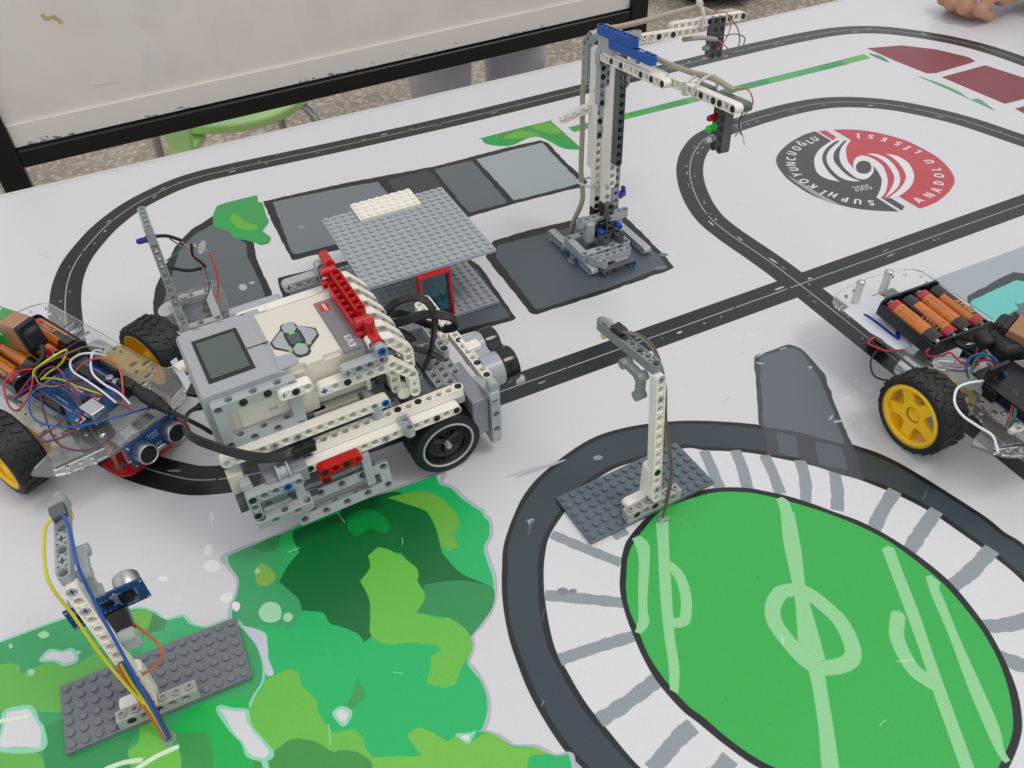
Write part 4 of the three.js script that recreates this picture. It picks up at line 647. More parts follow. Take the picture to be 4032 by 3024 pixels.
  // --- far side arms
  arm2(W, bar(9), 3.9, 15.6, -1.25, 'x', 'z'); arm2(L, bar(5), 3.6, 15.6, -0.9 - 1.3, 'x', 'z'); arm2(W, bar(9), 6.9, 14.75, -2.1); arm2(W, bar(7), 6.6, 15.8, -0.9); arm2(L, bar(4, [0]), 8.9, 16.6, -2.6); arm2(L, bar(2), 12.2, 16.7, -2.5, 'y');
  part(R, 'connector', cylZ(0.48 * M, 2.0 * M, 18), L, [12.6 * M, 17.4 * M, -1.9 * M]);
  // --- red crossbars on top
  arm2(MAT.red, bar(7), 12.8, 18.05, 0.4, 'z', 'y'); arm2(MAT.red, bar(7), 12.05, 17.0 + 0.62, 1.6, 'z', 'y');
  for (const [b, s] of [[-0.95, 1], [8.6, -1]]) {
    part(R, 'red_connector', merge([T(cyl(0.47 * M, 0.47 * M, 1.9 * M, 18), 12.75 * M, 17.75 * M, b * M), T(cylX(0.45 * M, 1.3 * M, 16), 12.35 * M, 18.35 * M, (b + s * 0.55) * M), T(cylX(0.45 * M, 1.3 * M, 16), 12.2 * M, 17.1 * M, (b + s * 0.6) * M), rbox(0.7 * M, 1.7 * M, 0.8 * M, 0.0008, 12.6 * M, 17.7 * M, (b + s * 0.45) * M)]), MAT.red);
  }
  part(R, 'red_connector', cylZ(0.47 * M, 1.9 * M, 18), MAT.red, m(12.75, 17.35, 9.3)); part(R, 'red_connector', cylZ(0.47 * M, 1.9 * M, 18), MAT.red, m(12.75, 18.7, -1.6));
  P(12.9, 17.6, -0.45, 'x', MAT.blue);
  // --- white ribs sloping down behind the red bars
  for (const b of [-0.9, 1.25, 3.3, 5.35, 7.4, 9.3]) arm2(W, arm([[0, 0], [1.6, -0.35], [3.0, -2.0], [3.0, -3.6]], []), 12.4, 16.95, b);
  // --- lower structure, motors
  part(R, 'motor', merge([rbox(11 * M, 3.8 * M, 3.4 * M, 0.002, 10.5 * M, 7.6 * M, 2.6 * M), rbox(11 * M, 3.8 * M, 3.4 * M, 0.002, 10.5 * M, 7.6 * M, 7.4 * M), T(cylZ(2.4 * M, 3.3 * M, 28), 17.5 * M, 5.6 * M, 2.5 * M), T(cylZ(2.4 * M, 3.3 * M, 28), 17.5 * M, 5.6 * M, 6.6 * M)]), plastic('#6f757a', 0.4));
  part(R, 'motor_shell', rbox(4.2 * M, 1.6 * M, 0.8 * M, 0.001, 8.3 * M, 11.0 * M, 9.3 * M), plastic('#b9b4a8', 0.4));
  part(R, 'motor_shell', rbox(2.2 * M, 1.6 * M, 0.7 * M, 0.001, 6.4 * M, 11.0 * M, 9.3 * M), plastic('#4d5a60', 0.4));
  part(R, 'motor', rbox(1.7 * M, 4.6 * M, 6.0 * M, 0.0016, 21.1 * M, 5.4 * M, 8.6 * M), plastic('#858890', 0.36));
  part(R, 'chassis_block', rbox(7 * M, 2.0 * M, 7.5 * M, 0.001, 17.6 * M, 6.6 * M, 4.2 * M), plastic('#4a4f54', 0.42));
  arm2(L, bar(6), 19.45, 8.1, 4.6, 'z', 'y'); arm2(L, bar(5), 20.45, 8.1, 3.6, 'z', 'y'); arm2(L, bar(7), 18.45, 8.1, 3.0, 'z', 'y'); arm2(L, bar(6), 17.2, 8.0, 1.2, 'z', 'y'); arm2(L, bar(5), 20.6, 9.05, 1.1, 'z', 'y'); P(20.6, 9.1, 5.1, 'y'); P(20.6, 9.1, 1.1, 'y');
  arm2(D, bar(5), 16.2, 8.0, 5.0, 'z', 'y'); arm2(L, bar(3), 15.4, 8.0, 6.6, 'z', 'y'); arm2(L, bar(5), 15.0, 9.6, 4.5, 'x', 'y'); arm2(D, bar(4), 14.2, 8.6, 6.4, 'z', 'y'); arm2(L, bar(4), 11.2, 11.2, 9.4, [0.5, -0.86, 0], 'z');
  arm2(D, bar(7), 12.6, 8.4, 9.6); arm2(L, bar(5), 13.4, 9.0, 9.0, 'z', 'y');
  part(R, 'axle', extrude(polyShape(crossPts(0, 0, 0.9, 2.4)), 34).scale(0.001, 0.001, 0.001), W, m(14.4, 10.6, 5.6)); part(R, 'hub', cylZ(0.62 * M, 1.0 * M, 18), W, m(14.4, 10.6, 9.6));
  arm2(D, bar(3), 13.0, 11.2, 7.6, 'x', 'y'); part(R, 'pulley', T(new THREE.TorusGeometry(1.15 * M, 0.0016, 10, 30), 0, 0, 0, 1.2, 0, 0), MAT.rubber, m(14.6, 10.2, 8.0));
  // --- white cross beam and bumper at the right end
  arm2(W, bar(15), 23.15, 7.5, -5.0, 'z', 'y'); for (const b of [-5, -3, 3.0, 6.98, 9]) P(23.15, 7.52, b, 'y');
  arm2(W, arm([[0, 0], [6, 0]]), 22.1, 7.5, -4.4, 'z', 'y');
  const bs = polyShape(thickRect(7.7, 62, 3.2)); for (const y of [15, -1, -17]) circleHole(bs, 0, y, 2.9); const bg = extrude(bs, 7.8); bg.translate(0, 0, -3.9); bg.scale(0.001, 0.001, 0.001);
  part(R, 'bumper_arm', bg, L, m(22.5, 5.6, 11.5)); arm2(L, arm([[0, 0], [0, -3], [1.4, -4.6]]), 22.45, 6.2, 8.6, '-z', 'x'); part(R, 'bumper_foot', rbox(0.9 * M, 1.0 * M, 3.0 * M, 0.001), L, euler(m(22.5, 2.1, 10.3), 0.35, 0, 0)); P(22.55, 2.9, 10.0, 'x');
  part(R, 'bumper_top', rbox(1.0 * M, 0.9 * M, 4.2 * M, 0.0012), L, euler(m(22.35, 7.6, 10.2), -0.25, 0, 0));
  // --- ultrasonic sensor beyond the cross beam
  const us = part(R, 'sonar_sensor', merge([T(cylX(1.55 * M, 2.0 * M, 30), 24.5 * M, 6.6 * M, 3.5 * M), T(cylX(1.7 * M, 2.0 * M, 30), 24.5 * M, 6.5 * M, 7.2 * M), rbox(1.9 * M, 2.4 * M, 3.8 * M, 0.0016, 24.4 * M, 6.4 * M, 5.4 * M)]), plastic('#a3abb0', 0.3));
  part(us, 'cap', merge([T(lathe([[0, -0.8], [1.62, -0.8], [1.68, -0.7], [1.68, 0.6], [1.5, 0.8], [1.2, 0.8], [1.1, 0.3], [0, 0.3]].map(([r, y]) => [r * M, y * M]), 32), 26.2 * M, 6.6 * M, 3.5 * M, 0, 0, -Math.PI / 2), T(lathe([[0, -0.8], [1.78, -0.8], [1.84, -0.7], [1.84, 0.6], [1.65, 0.8], [1.3, 0.8], [1.2, 0.3], [0, 0.3]].map(([r, y]) => [r * M, y * M]), 32), 26.2 * M, 6.5 * M, 7.2 * M, 0, 0, -Math.PI / 2), rbox(1.45 * M, 2.5 * M, 3.6 * M, 0.0016, 26.1 * M, 6.5 * M, 5.3 * M)]), plastic('#0e0f12', 0.14));
  part(us, 'bracket', rbox(1.6 * M, 1.0 * M, 2.0 * M, 0.001, 23.9 * M, 7.6 * M, 4.0 * M), W); part(us, 'plug', cylX(0.4 * M, 1.0 * M, 14), L, m(26.9, 5.2, 8.6));
  // --- wheels
  const tyre = (() => { const l = [], g = lathe([[0.0215, -0.0132], [0.0262, -0.0138], [0.0278, -0.0118], [0.0279, 0.0118], [0.0262, 0.0138], [0.0215, 0.0132]], 64); l.push(g); for (let i = 0; i < 56; i++) for (const s of [1, -1]) { const b = box(0.0009, 0.0085, 0.0011); b.rotateX(s * 0.5); b.translate(0.0279, s * 0.0066, 0); b.rotateY((i + (s > 0 ? 0.5 : 0)) / 56 * Math.PI * 2); l.push(b); } const r = merge(l); r.rotateX(Math.PI / 2); return r; })();
  const rim = (() => { const g = lathe([[0.0045, 0.006], [0.0125, 0.0045], [0.0135, 0.0085], [0.0192, 0.0105], [0.0196, 0.0128], [0.0216, 0.0128], [0.0216, -0.0128], [0.004, -0.0128]], 48); const l = [g]; for (let i = 0; i < 40; i++) { const b = box(0.0045, 0.0035, 0.0009, 0.0168, 0.0102, 0); b.rotateY(i / 40 * Math.PI * 2); l.push(b); } for (let i = 0; i < 3; i++) { const b = rbox(0.012, 0.004, 0.005, 0.001, 0.0065, 0.0075, 0); b.rotateY(i / 3 * Math.PI * 2 + 0.5); l.push(b); const c = new THREE.TorusGeometry(0.0026, 0.0006, 8, 16); c.rotateX(Math.PI / 2); c.translate(0.0082, 0.0085, 0); c.rotateY(i / 3 * Math.PI * 2 + 1.5); l.push(c); } const r = merge(l); r.rotateX(Math.PI / 2); return r; })();
  for (const [b, s] of [[9.95, 1], [-2.2, -1]]) {
    const wh = part(R, 'wheel', tyre, MAT.rubber, euler(m(17.45, 3.5, b), 0, s > 0 ? 0 : Math.PI, 0));
    part(wh, 'rim', rim, plastic('#17181b', 0.34)); part(wh, 'rim_lip', T(new THREE.TorusGeometry(0.0207, 0.0009, 8, 56), 0, 0, 0.0131), plastic('#b4b8ba', 0.35));
    part(wh, 'axle', extrude(polyShape(crossPts(0, 0, 0.85, 2.1)), 21).scale(0.001, 0.001, 0.001), L, [0, 0, -0.006]);
  }
  // --- front lower left: grey frames, caster
  arm2(L, arm([[4, 0], [0, 0], [0, -2]]), -1, 8.6, 13.0); P(2, 8.6, 13.05, 'z', MAT.blue, ringPinGeo); for (const [a, y] of [[-1, 8.6], [-1, 6.6]]) P(a, y, 13.02);
  part(R, 'lower_frame', frameGeo(9, 3), L, euler(m(6.6, 4.1, 12.3), -0.28, 0, 0)); part(R, 'lower_frame', frameGeo(5, 3), L, euler(m(1.2, 5.6, 12.2), -Math.PI / 2 + 0.1, 0, 0));
  arm2(L, bar(2), 9.8, 3.2, 11.6, 'x', 'y'); arm2(L, bar(3), 1.3, 3.2, 11.1, 'x', 'y'); arm2(L, bar(2), 8.2, 7.1, 11.7, [1, 0.35, 0], 'z');
  for (const a of [2.95, 9.1]) part(R, 'upright', rbox(0.8 * M, 3.6 * M, 0.7 * M, 0.0006), L, euler(m(a, 6.1, 12.65), -0.14, 0, 0));
  part(R, 'lower_plate', rbox(6.2 * M, 0.5 * M, 2.2 * M, 0.001, 6.2 * M, 6.2 * M, 11.2 * M), plastic('#7d848a', 0.38));
  const fs = part(R, 'colour_sensor', merge([rbox(3.6 * M, 1.6 * M, 2.6 * M, 0.0012, 2.3 * M, 8.6 * M, 11.6 * M), rbox(2.6 * M, 1.2 * M, 1.2 * M, 0.001, 2.6 * M, 9.2 * M, 10.4 * M)]), plastic('#8b9097', 0.36));
  part(fs, 'roller', merge([T(cylX(0.75 * M, 0.14 * M, 20), 1.62 * M, 9.5 * M, 12.4 * M), T(cylX(0.75 * M, 0.14 * M, 20), 2.55 * M, 9.5 * M, 12.4 * M), T(cylX(0.45 * M, 0.9 * M, 16), 2.08 * M, 9.5 * M, 12.4 * M)]), plastic('#b0b3ba', 0.3));
  part(R, 'connector', rbox(1.3 * M, 2.6 * M, 1.1 * M, 0.001, -1.55 * M, 9.1 * M, 11.2 * M), plastic('#c9c8b4', 0.4)); part(R, 'connector', rbox(0.9 * M, 3.0 * M, 1.2 * M, 0.001), L, euler(m(-0.9, 8.3, 12.0), 0, 0, 0.12));
  part(R, 'caster', merge([T(cylX(1.05 * M, 0.9 * M, 24), -1.7 * M, 7.2 * M, 11.6 * M), rbox(0.8 * M, 2.0 * M, 0.9 * M, 0.001, -0.8 * M, 6.9 * M, 11.3 * M)]), plastic('#44484b', 0.4));
  part(R, 'support', merge([rbox(8 * M, 5.0 * M, 3.0 * M, 0.001, 3.4 * M, 7.4 * M, 4.9 * M), T(cyl(0.5 * M, 0.5 * M, 3.6 * M, 16), 1.4 * M, 3.2 * M, 4.9 * M), new THREE.SphereGeometry(1.0 * M, 24, 14).translate(1.4 * M, 1.0 * M, 4.9 * M), rbox(1 * M, 1 * M, 9 * M, 0.001, 4.0 * M, 5.6 * M, 8.0 * M), rbox(1 * M, 2.5 * M, 1 * M, 0.001, 9.0 * M, 6.2 * M, 9.5 * M)]), D);
  // --- flat cables
  part(R, 'flat_cable', strap([m(-1.8, 11.8, 3.6), m(-2.2, 11.94, 4.0), m(-2.96, 12.7, 5.0), m(-3.65, 13.6, 7.0), m(-3.8, 13.9, 8.6), m(-3.2, 14.0, 10.1), m(-2.15, 13.6, 11.1), m(-1.05, 12.9, 11.7), m(0.1, 12.1, 12.05), m(1.4, 11.2, 12.05), m(2.5, 10.72, 11.9), m(3.6, 10.5, 11.6)], 0.0068, 0.0024, [[-0.2, 1, 0.4], [-0.3, 1, 0.4], [-0.6, 0.8, 0.3], [-1, 0.5, 0.2], [-1, 0.4, 0.4], [-0.7, 0.5, 0.8], [-0.4, 0.5, 1], [-0.2, 0.6, 1], [-0.1, 0.7, 0.9], [0, 0.8, 0.8], [0, 0.9, 0.7], [0, 1, 0.6]], 90), MAT.cable);
  part(R, 'plug', rbox(2.1 * M, 0.9 * M, 0.9 * M, 0.0006, 4.3 * M, 10.3 * M, 11.55 * M), MAT.black);
  part(R, 'flat_cable', strap([m(14.8, 12.8, 4.2), m(15.5, 14.3, 3.66), m(16.3, 15.2, 3.57), m(17.5, 16.1, 4.2), m(18.6, 16.3, 4.8), m(19.3, 15.9, 5.4), m(19.6, 15.1, 6.0), m(19.6, 13.9, 6.1), m(19.4, 12.2, 5.9), m(18.8, 10.2, 5.9), m(17.8, 8.8, 6.3)], 0.0066, 0.0024, [[-0.6, 0.5, 0.6], [-0.7, 0.6, 0.5], [-0.5, 0.8, 0.5], [-0.1, 1, 0.4], [0.2, 1, 0.4], [0.4, 0.8, 0.5], [0.6, 0.3, 0.7], [0.4, 0, 1], [0.5, -0.1, 0.9], [0.6, -0.2, 0.8], [0.7, -0.2, 0.7]], 90), MAT.cable);
  part(R, 'flat_cable', strap([m(14.8, 12.6, 4.8), m(16.0, 13.7, 4.3), m(17.2, 14.3, 5.0), m(18.6, 14.7, 5.5), m(20.0, 14.8, 6.4), m(21.2, 14.1, 6.8), m(21.6, 12.9, 6.4), m(21.0, 12.3, 5.8), m(20.2, 12.2, 4.9), m(18.8, 12.7, 3.5), m(17.6, 13.7, 3.2), m(16.2, 14.2, 3.3), m(15.2, 13.6, 3.6)], 0.0068, 0.0024, [[-0.3, 0.5, 0.9], [-0.3, 0.5, 0.9], [-0.2, 0.5, 0.9], [-0.2, 0.5, 0.9], [0.1, 0.5, 0.9], [0.7, 0.5, 0.5], [1, 0.1, 0.2], [0.6, -0.3, -0.8], [-0.2, -0.1, 1], [-0.3, 0.2, 1], [-0.2, 0.6, 0.9], [-0.4, 0.7, 0.7], [-0.8, 0.5, 0.4]], 110), MAT.cable);
  part(R, 'flat_cable', strap([m(14.8, 11.0, 6.6), m(16.6, 11.2, 5.2), m(18.6, 10.4, 5.6), m(19.8, 9.6, 6.6)], 0.006, 0.0022, [[0, 1, 0], [0.2, 1, 0], [0.4, 1, 0.2], [0.5, 1, 0.2]], 40), MAT.cable);
}
// ---------------------------------------------------------------- leaning signal tower with two arms
const ledGeo = (() => { const g = lathe([[0, 0], [3.0, 0], [3.0, 1.1], [2.6, 1.1], [2.6, 6.4], [2.45, 7.5], [1.85, 8.6], [0.95, 9.1], [0, 9.25]], 20); g.scale(0.001, 0.001, 0.001); return g; })();   // axis +y
{
  const t = thing('signal_tower', 'tall leaning tower of white, grey and blue beams with two signal arms', 'signal tower', [0.4, TY, -0.635]);
  const L = MAT.light, D = MAT.dark, W = MAT.white, B = (mat, geo, pos, al, ho) => beam(t, mat, geo, pos, al, ho);
  // foot, level on the sheet
  part(t, 'foot_frame', frameGeo(7, 5), L, euler([-0.006, 0.0121, 0.008], -Math.PI / 2, 0, 0));
  B(L, bar(11), [-0.0325, 0.0041, -0.040], [0.05, 0, 1], [1, 0, -0.05]); B(L, bar(11), [0.036, 0.0041, -0.046], [0.02, 0, 1], 'x');
  for (const [z, m2] of [[0.0, MAT.blue], [0.016, MAT.blue], [-0.01, L]]) pin(t, [-0.0345 + 0.05 * (z + 0.04), 0.0041, z], 'x', m2, ringPinGeo);
  B(D, bar(5, [0, 2]), [-0.019, 0.0041, 0.047], [1, 0, -0.06], 'z'); pin(t, [0.0135, 0.0041, 0.0452], 'z', MAT.blue, ringPinGeo);
  B(L, bar(5), [-0.019, 0.0121, 0.036], 'x', 'y'); B(L, bar(3), [-0.026, 0.0125, 0.030], [0.4, 0, 0.9], 'y'); part(t, 'foot_block', rbox(0.016, 0.0078, 0.012, 0.0008, 0.004, 0.0042, 0.036), L);
  B(L, bar(5), [-0.022, 0.034, -0.0005], 'x', 'y'); B(L, bar(3), [0.0105, 0.037, 0.006], 'x', 'y'); part(t, 'bracket', rbox(0.009, 0.022, 0.009, 0.001, -0.0135, 0.0245, 0.004), L); part(t, 'bracket', rbox(0.009, 0.026, 0.009, 0.001, 0.019, 0.026, 0.004), L);
  B(D, arm([[0, 0], [0, 1], [1, 1]]), [-0.004, 0.0205, 0.021], 'x', 'y'); B(D, bar(2), [0.012, 0.0205, 0.016], 'z', 'y'); part(t, 'foot_block', rbox(0.016, 0.02, 0.018, 0.001, 0.004, 0.024, 0.0), MAT.black);
  pin(t, [-0.003, 0.025, 0.0115], 'z', MAT.blue, ringPinGeo); pin(t, [0.0155, 0.0285, 0.0125], 'z', MAT.blue, ringPinGeo);
  // leaning column
  const d = V3(0.0626, 1, -0.1163).normalize(), X = V3(1, 0, 0).addScaledVector(d, -d.x).normalize(), Z = new THREE.Vector3().crossVectors(X, d);
  const pre = new THREE.Matrix4().makeBasis(X, d, Z).setPosition(0, 0.008, 0);
  const C = (mat, geo, i, j, k, al = 'y', ho = 'z') => beam(t, mat, geo, [i * M, j * M, k * M], al, ho, 'liftarm', pre);
  const Pn = (i, j, k, ho = 'z', mat = MAT.black, geo = pinGeo) => pin(t, [i * M, j * M, k * M], ho, mat, geo, pre);
  C(W, bar(15), 0.5, 4.1, -1.9); C(W, bar(15), 0.5, 9.1, -2.9); C(W, bar(5), 0.5, 18.9, -1.92);
  for (const j of [4.1, 5.1, 17.1, 18.1]) Pn(0.5, j, -1.85);
  C(W, bar(15), 0.8, 5.1, 0.1); C(W, bar(15), 0.78, 8.1, 1.1); C(L, bar(7), 0.8, 15.9, -0.9); Pn(0.8, 6.1, 0.15, 'z', L, ringPinGeo); Pn(0.5, 15.0, -1.8); Pn(0.5, 13.4, -1.8); part(t, 'axle_joiner', cylZ(0.0034, 0.012, 16), L, new THREE.Matrix4().makeTranslation(0.5 * M, 14.2 * M, -1.5 * M).premultiply(pre));
  C(D, bar(13), 0.88, 11.1, 2.12); C(D, bar(5), 0.77, 1.0, 1.1); C(MAT.blackMatte, bar(5), 0.6, 0.9, 0.1); C(MAT.blackMatte, bar(4), 0.5, 0.6, -1.9);
  C(L, bar(9), 2.45, 2.9, -0.5); C(L, bar(9), 2.45, 5.9, -1.5);
  C(L, bar(5), 0.1, 17.6, -0.9); Pn(0.1, 21.6, -0.86); Pn(0.1, 20.6, -0.86); Pn(0.1, 17.6, -0.86);
  C(L, arm([[0, 0], [4.4, 0], [5.6, 1.3]]), 0.1, 19.2, -4.2, 'y', 'x'); part(t, 'block', rbox(1.0 * M, 2.0 * M, 3.2 * M, 0.001), L, euler([0.2 * M, 24.2 * M, 0.2 * M]).premultiply(pre)); C(L, bar(2), -0.1, 22.2, -0.9, 'y', 'z'); C(L, arm([[0, 0], [0, 2], [1.4, 2]]), 1.4, 20.3, 1.9, 'x', 'z');
  C(W, bar(5), -3.0, 15.1, -4.4, [0.86, 0.36, 0.35], [-0.2, 0, 1]);
  // blue caps and arms
  C(MAT.blue, bar(8), 0.0, 25.75, -1.2, 'z', 'y'); C(MAT.blue, bar(9), 0.02, 24.72, 1.35, 'z', 'y'); Pn(0.02, 24.76, 7.35, 'y', L, ringPinGeo); C(L, bar(3), 1.2, 25.2, 1.4, 'x', 'y');
  for (const k of [-1.2, 0.8, 1.8, 5.8]) Pn(0, 25.8, k, 'y');
  C(W, bar(13), 0.0, 23.0, 0.05, 'z', 'x'); C(W, bar(11), 1.0, 23.1, 12.36, 'z', 'x'); C(W, bar(5), 1.0, 23.0, 6.0, 'z', 'x'); C(D, bar(5), 2.02, 23.1, 18.4, 'z', 'x'); C(D, bar(3), 2.02, 23.1, 14.9, 'z', 'x');
  for (const k of [2.05, 4.05, 8.05, 10.05, 12.05]) Pn(-0.06, 23.0, k, 'x'); for (const k of [17.36, 19.36, 20.36, 22.36]) Pn(0.94, 23.1, k, 'x');
  C(W, bar(9), 4.9, 23.95, -1.5, 'x', 'z'); C(W, bar(11), 10.9, 24.5, -2.5, [1, 0.012, 0], 'z'); C(W, bar(5), 2.6, 23.6, -1.5, 'x', 'z'); C(L, bar(3), 18.6, 24.7, -3.5, 'x', 'z'); for (const i of [7.9, 9.9]) Pn(i, 23.95, -1.45); for (const i of [15.9, 17.9, 18.9, 20.9]) Pn(i, 24.55, -2.45);
  // signal heads
  const led = (par, mat, i, j, k, dir) => { const m = new THREE.Matrix4().makeRotationFromQuaternion(new THREE.Quaternion().setFromUnitVectors(V3(0, 1, 0), vec(dir))).setPosition(i * M, j * M, k * M); m.premultiply(pre); return part(par, 'lamp', ledGeo, mat, m); };
  C(D, bar(5), 1.9, 18.3, 19.0, 'y', 'x'); C(D, bar(5), 1.9, 18.3, 20.0, 'y', 'x');
  led(t, MAT.ledRed, 1.5, 21.35, 19.0, [-1, -0.12, 0]); led(t, MAT.ledGreen, 1.5, 20.3, 19.0, [-1, -0.12, 0]); led(t, MAT.ledClear, 1.5, 19.2, 19.0, [-1, -0.2, 0.05]);
  C(D, bar(5), 16.4, 20.6, -2.0, 'y', 'z'); C(D, bar(5), 17.4, 20.6, -2.0, 'y', 'z'); led(t, MAT.ledClear, 16.0, 21.6, -1.9, [-1, 0, 0.3]);
  // cables and ties
  const w3 = (l) => l.map(([i, j, k]) => V3(i * M, j * M, k * M).applyMatrix4(pre).toArray());
  const cb = plastic('#a49b8b', 0.55);
  part(t, 'cable', tube([[-0.0155, 0.002, -0.03], [-0.013, 0.02, -0.028], ...w3([[-0.6, 4.5, -3.2], [-0.5, 8, -3.9], [-0.3, 13, -4.2], [-0.1, 19, -4.6], [0.6, 24.5, -3.9], [2.0, 25.4, -3.2]])], 0.0026, 70, 9), cb);
  part(t, 'cable', tube(w3([[0.9, 25.5, -2.2], [3, 25.2, -3.0], [7, 25.5, -2.9], [11, 25.9, -3.0], [14.6, 26.0, -3.2], [17, 25.2, -3.2]]), 0.0026, 60, 9), cb);
  part(t, 'cable', tube(w3([[1.2, 24.6, 4.0], [1.6, 24.3, 9], [2.0, 24.2, 13.5], [2.2, 24.4, 17], [2.6, 23.9, 19.6]]), 0.0024, 50, 9), cb);
  part(t, 'cable', tube(w3([[12, 23.0, -1.7], [14.6, 22.9, -1.6], [16.4, 22.6, -1.2]]), 0.0022, 24, 9), cb);
  const tie = (pts2, r) => part(t, 'cable_tie', tube(w3(pts2), r || 0.0013, 40, 7), MAT.zip);
  tie([[-0.2, 7.0, -1.2], [1.4, 7.0, -1.2], [1.4, 7.0, -3.6], [-0.9, 6.9, -4.0], [-0.9, 6.9, -2.0], [-0.2, 7.0, -1.2]]);
  tie([[14.6, 23.8, -1.85], [14.7, 25.6, -1.9], [14.5, 26.5, -2.8], [14.5, 25, -3.8], [14.6, 23.7, -2.8], [14.6, 23.8, -1.85]], 0.0016); part(t, 'cable_tie', rbox(0.005, 0.006, 0.005, 0.0008), MAT.zip, euler([14.2 * M, 26.8 * M, -2.2 * M], 0, 0, 0.4).premultiply(pre));
  tie([[0.5, 23.6, 16.4], [1.2, 24.2, 16.3], [2.6, 24.6, 16.6], [2.8, 23.2, 16.8], [1.4, 22.5, 16.6], [0.45, 22.6, 16.4], [0.5, 23.6, 16.4]]); tie([[0.45, 23.6, 14.6], [1.2, 23.8, 14.5], [2.6, 24.4, 14.6], [1.4, 22.5, 14.6], [0.45, 22.6, 14.5], [0.45, 23.6, 14.6]]);
  for (const [hex, l] of [['#c2603f', [[17, 25.2, -2.9], [18.2, 25.3, -2.0], [18.4, 23.9, -1.2], [17.6, 22.4, -0.9], [16.6, 21.4, -0.9]]], ['#c2603f', [[16.5, 22.6, -1.2], [17.4, 21.8, -0.4], [18.2, 20.9, -0.2], [17.4, 20.2, -0.8]]], ['#4c7a63', [[18.6, 24.8, -1.8], [19.6, 23.4, -1.2], [19.6, 21.8, -0.6], [18.4, 20.9, -0.4], [17.6, 20.8, -0.8]]], ['#4c7a63', [[17.0, 22.8, -1.2], [19.0, 23.0, -0.6], [20.2, 22.4, -0.4], [19.8, 21.2, -0.2]]], ['#c2603f', [[2.6, 24.0, 19.8], [3.2, 24.2, 21.0], [3.3, 23.2, 21.9], [3.0, 21.5, 21.0]]], ['#3a3c40', [[2.9, 22.3, 21.2], [2.8, 21.0, 20.9], [3.0, 19.9, 21.2]]], ['#b8b8b4', [[2.8, 20.6, 20.6], [3.2, 19.8, 21.2], [3.0, 19.1, 21.9]]], ['#b8b8b4', [[2.7, 21.4, 20.7], [3.1, 20.4, 20.9], [2.7, 19.6, 20.7]]]]) part(t, 'thin_wire', tube(w3(l), 0.0006, 30, 6), wireMat(hex));
  part(t, 'blue_clip', merge([rbox(0.008, 0.007, 0.005, 0.001), rbox(0.004, 0.01, 0.004, 0.001, 0.003, 0.004, 0)]), new THREE.MeshPhysicalMaterial({ color: lin('#1d3fc0'), roughness: 0.1, transmission: 0.5, thickness: 0.004 }), euler([3.4 * M, 5.6 * M, -0.2 * M], 0.3, 0.2, 0.4).premultiply(pre));
  part(t, 'glue', new THREE.SphereGeometry(0.004, 14, 8).scale(1.6, 0.35, 1), MAT.glue, [-0.034, 0.0006, -0.034]); part(t, 'glue', new THREE.SphereGeometry(0.004, 14, 8).scale(1.2, 0.3, 1.6), MAT.glue, [-0.036, 0.0006, 0.01]);
}
// ---------------------------------------------------------------- street lamps on studded plates
function lampBase(t, plateMat, lean) {             // local: x along the plate, z to the near edge, studs as units
  const s = M, L = plastic('#a9aaa6', 0.36);
  part(t, 'base_plate', plateGeo(14, 6, 3.2), plateMat, [0, 0.0003, 0]);
  part(t, 'holed_brick', brickHoles(6), L, [4 * s, 0.0037, 5 * s]);
  pin(t, [5 * s, 0.0093, 5.5 * s], 'z'); pin(t, [lean.x0 * s + 0.0002, 0.0093, 5.5 * s], 'z');
  beam(t, MAT.white, arm([[-2, 0], [0, 0], [0, 4]]), [lean.x0 * s, 0.0093, 4.5 * s], 'x', 'z');
  const dir = V3((lean.x1 - lean.x0) * s, lean.h, (lean.z1 - 5.5) * s).normalize();
  beam(t, MAT.white, bar(14), [lean.x0 * s, 0.0178, 5.5 * s], dir.toArray(), [0, 0, 1]);
  const at = (k) => [lean.x0 * s + dir.x * k * s, 0.0178 + dir.y * k * s, 5.5 * s + dir.z * k * s];
  for (const k of [1, 2.98]) pin(t, at(k), [dir.x * -0.0, -dir.z, dir.y], k === 1 ? MAT.light : MAT.black, k === 1 ? ringPinGeo : pinGeo);
  for (const k of [11, 13]) pin(t, at(k), [0, -dir.z, dir.y], MAT.light, ringPinGeo);
  return { dir, at };
}
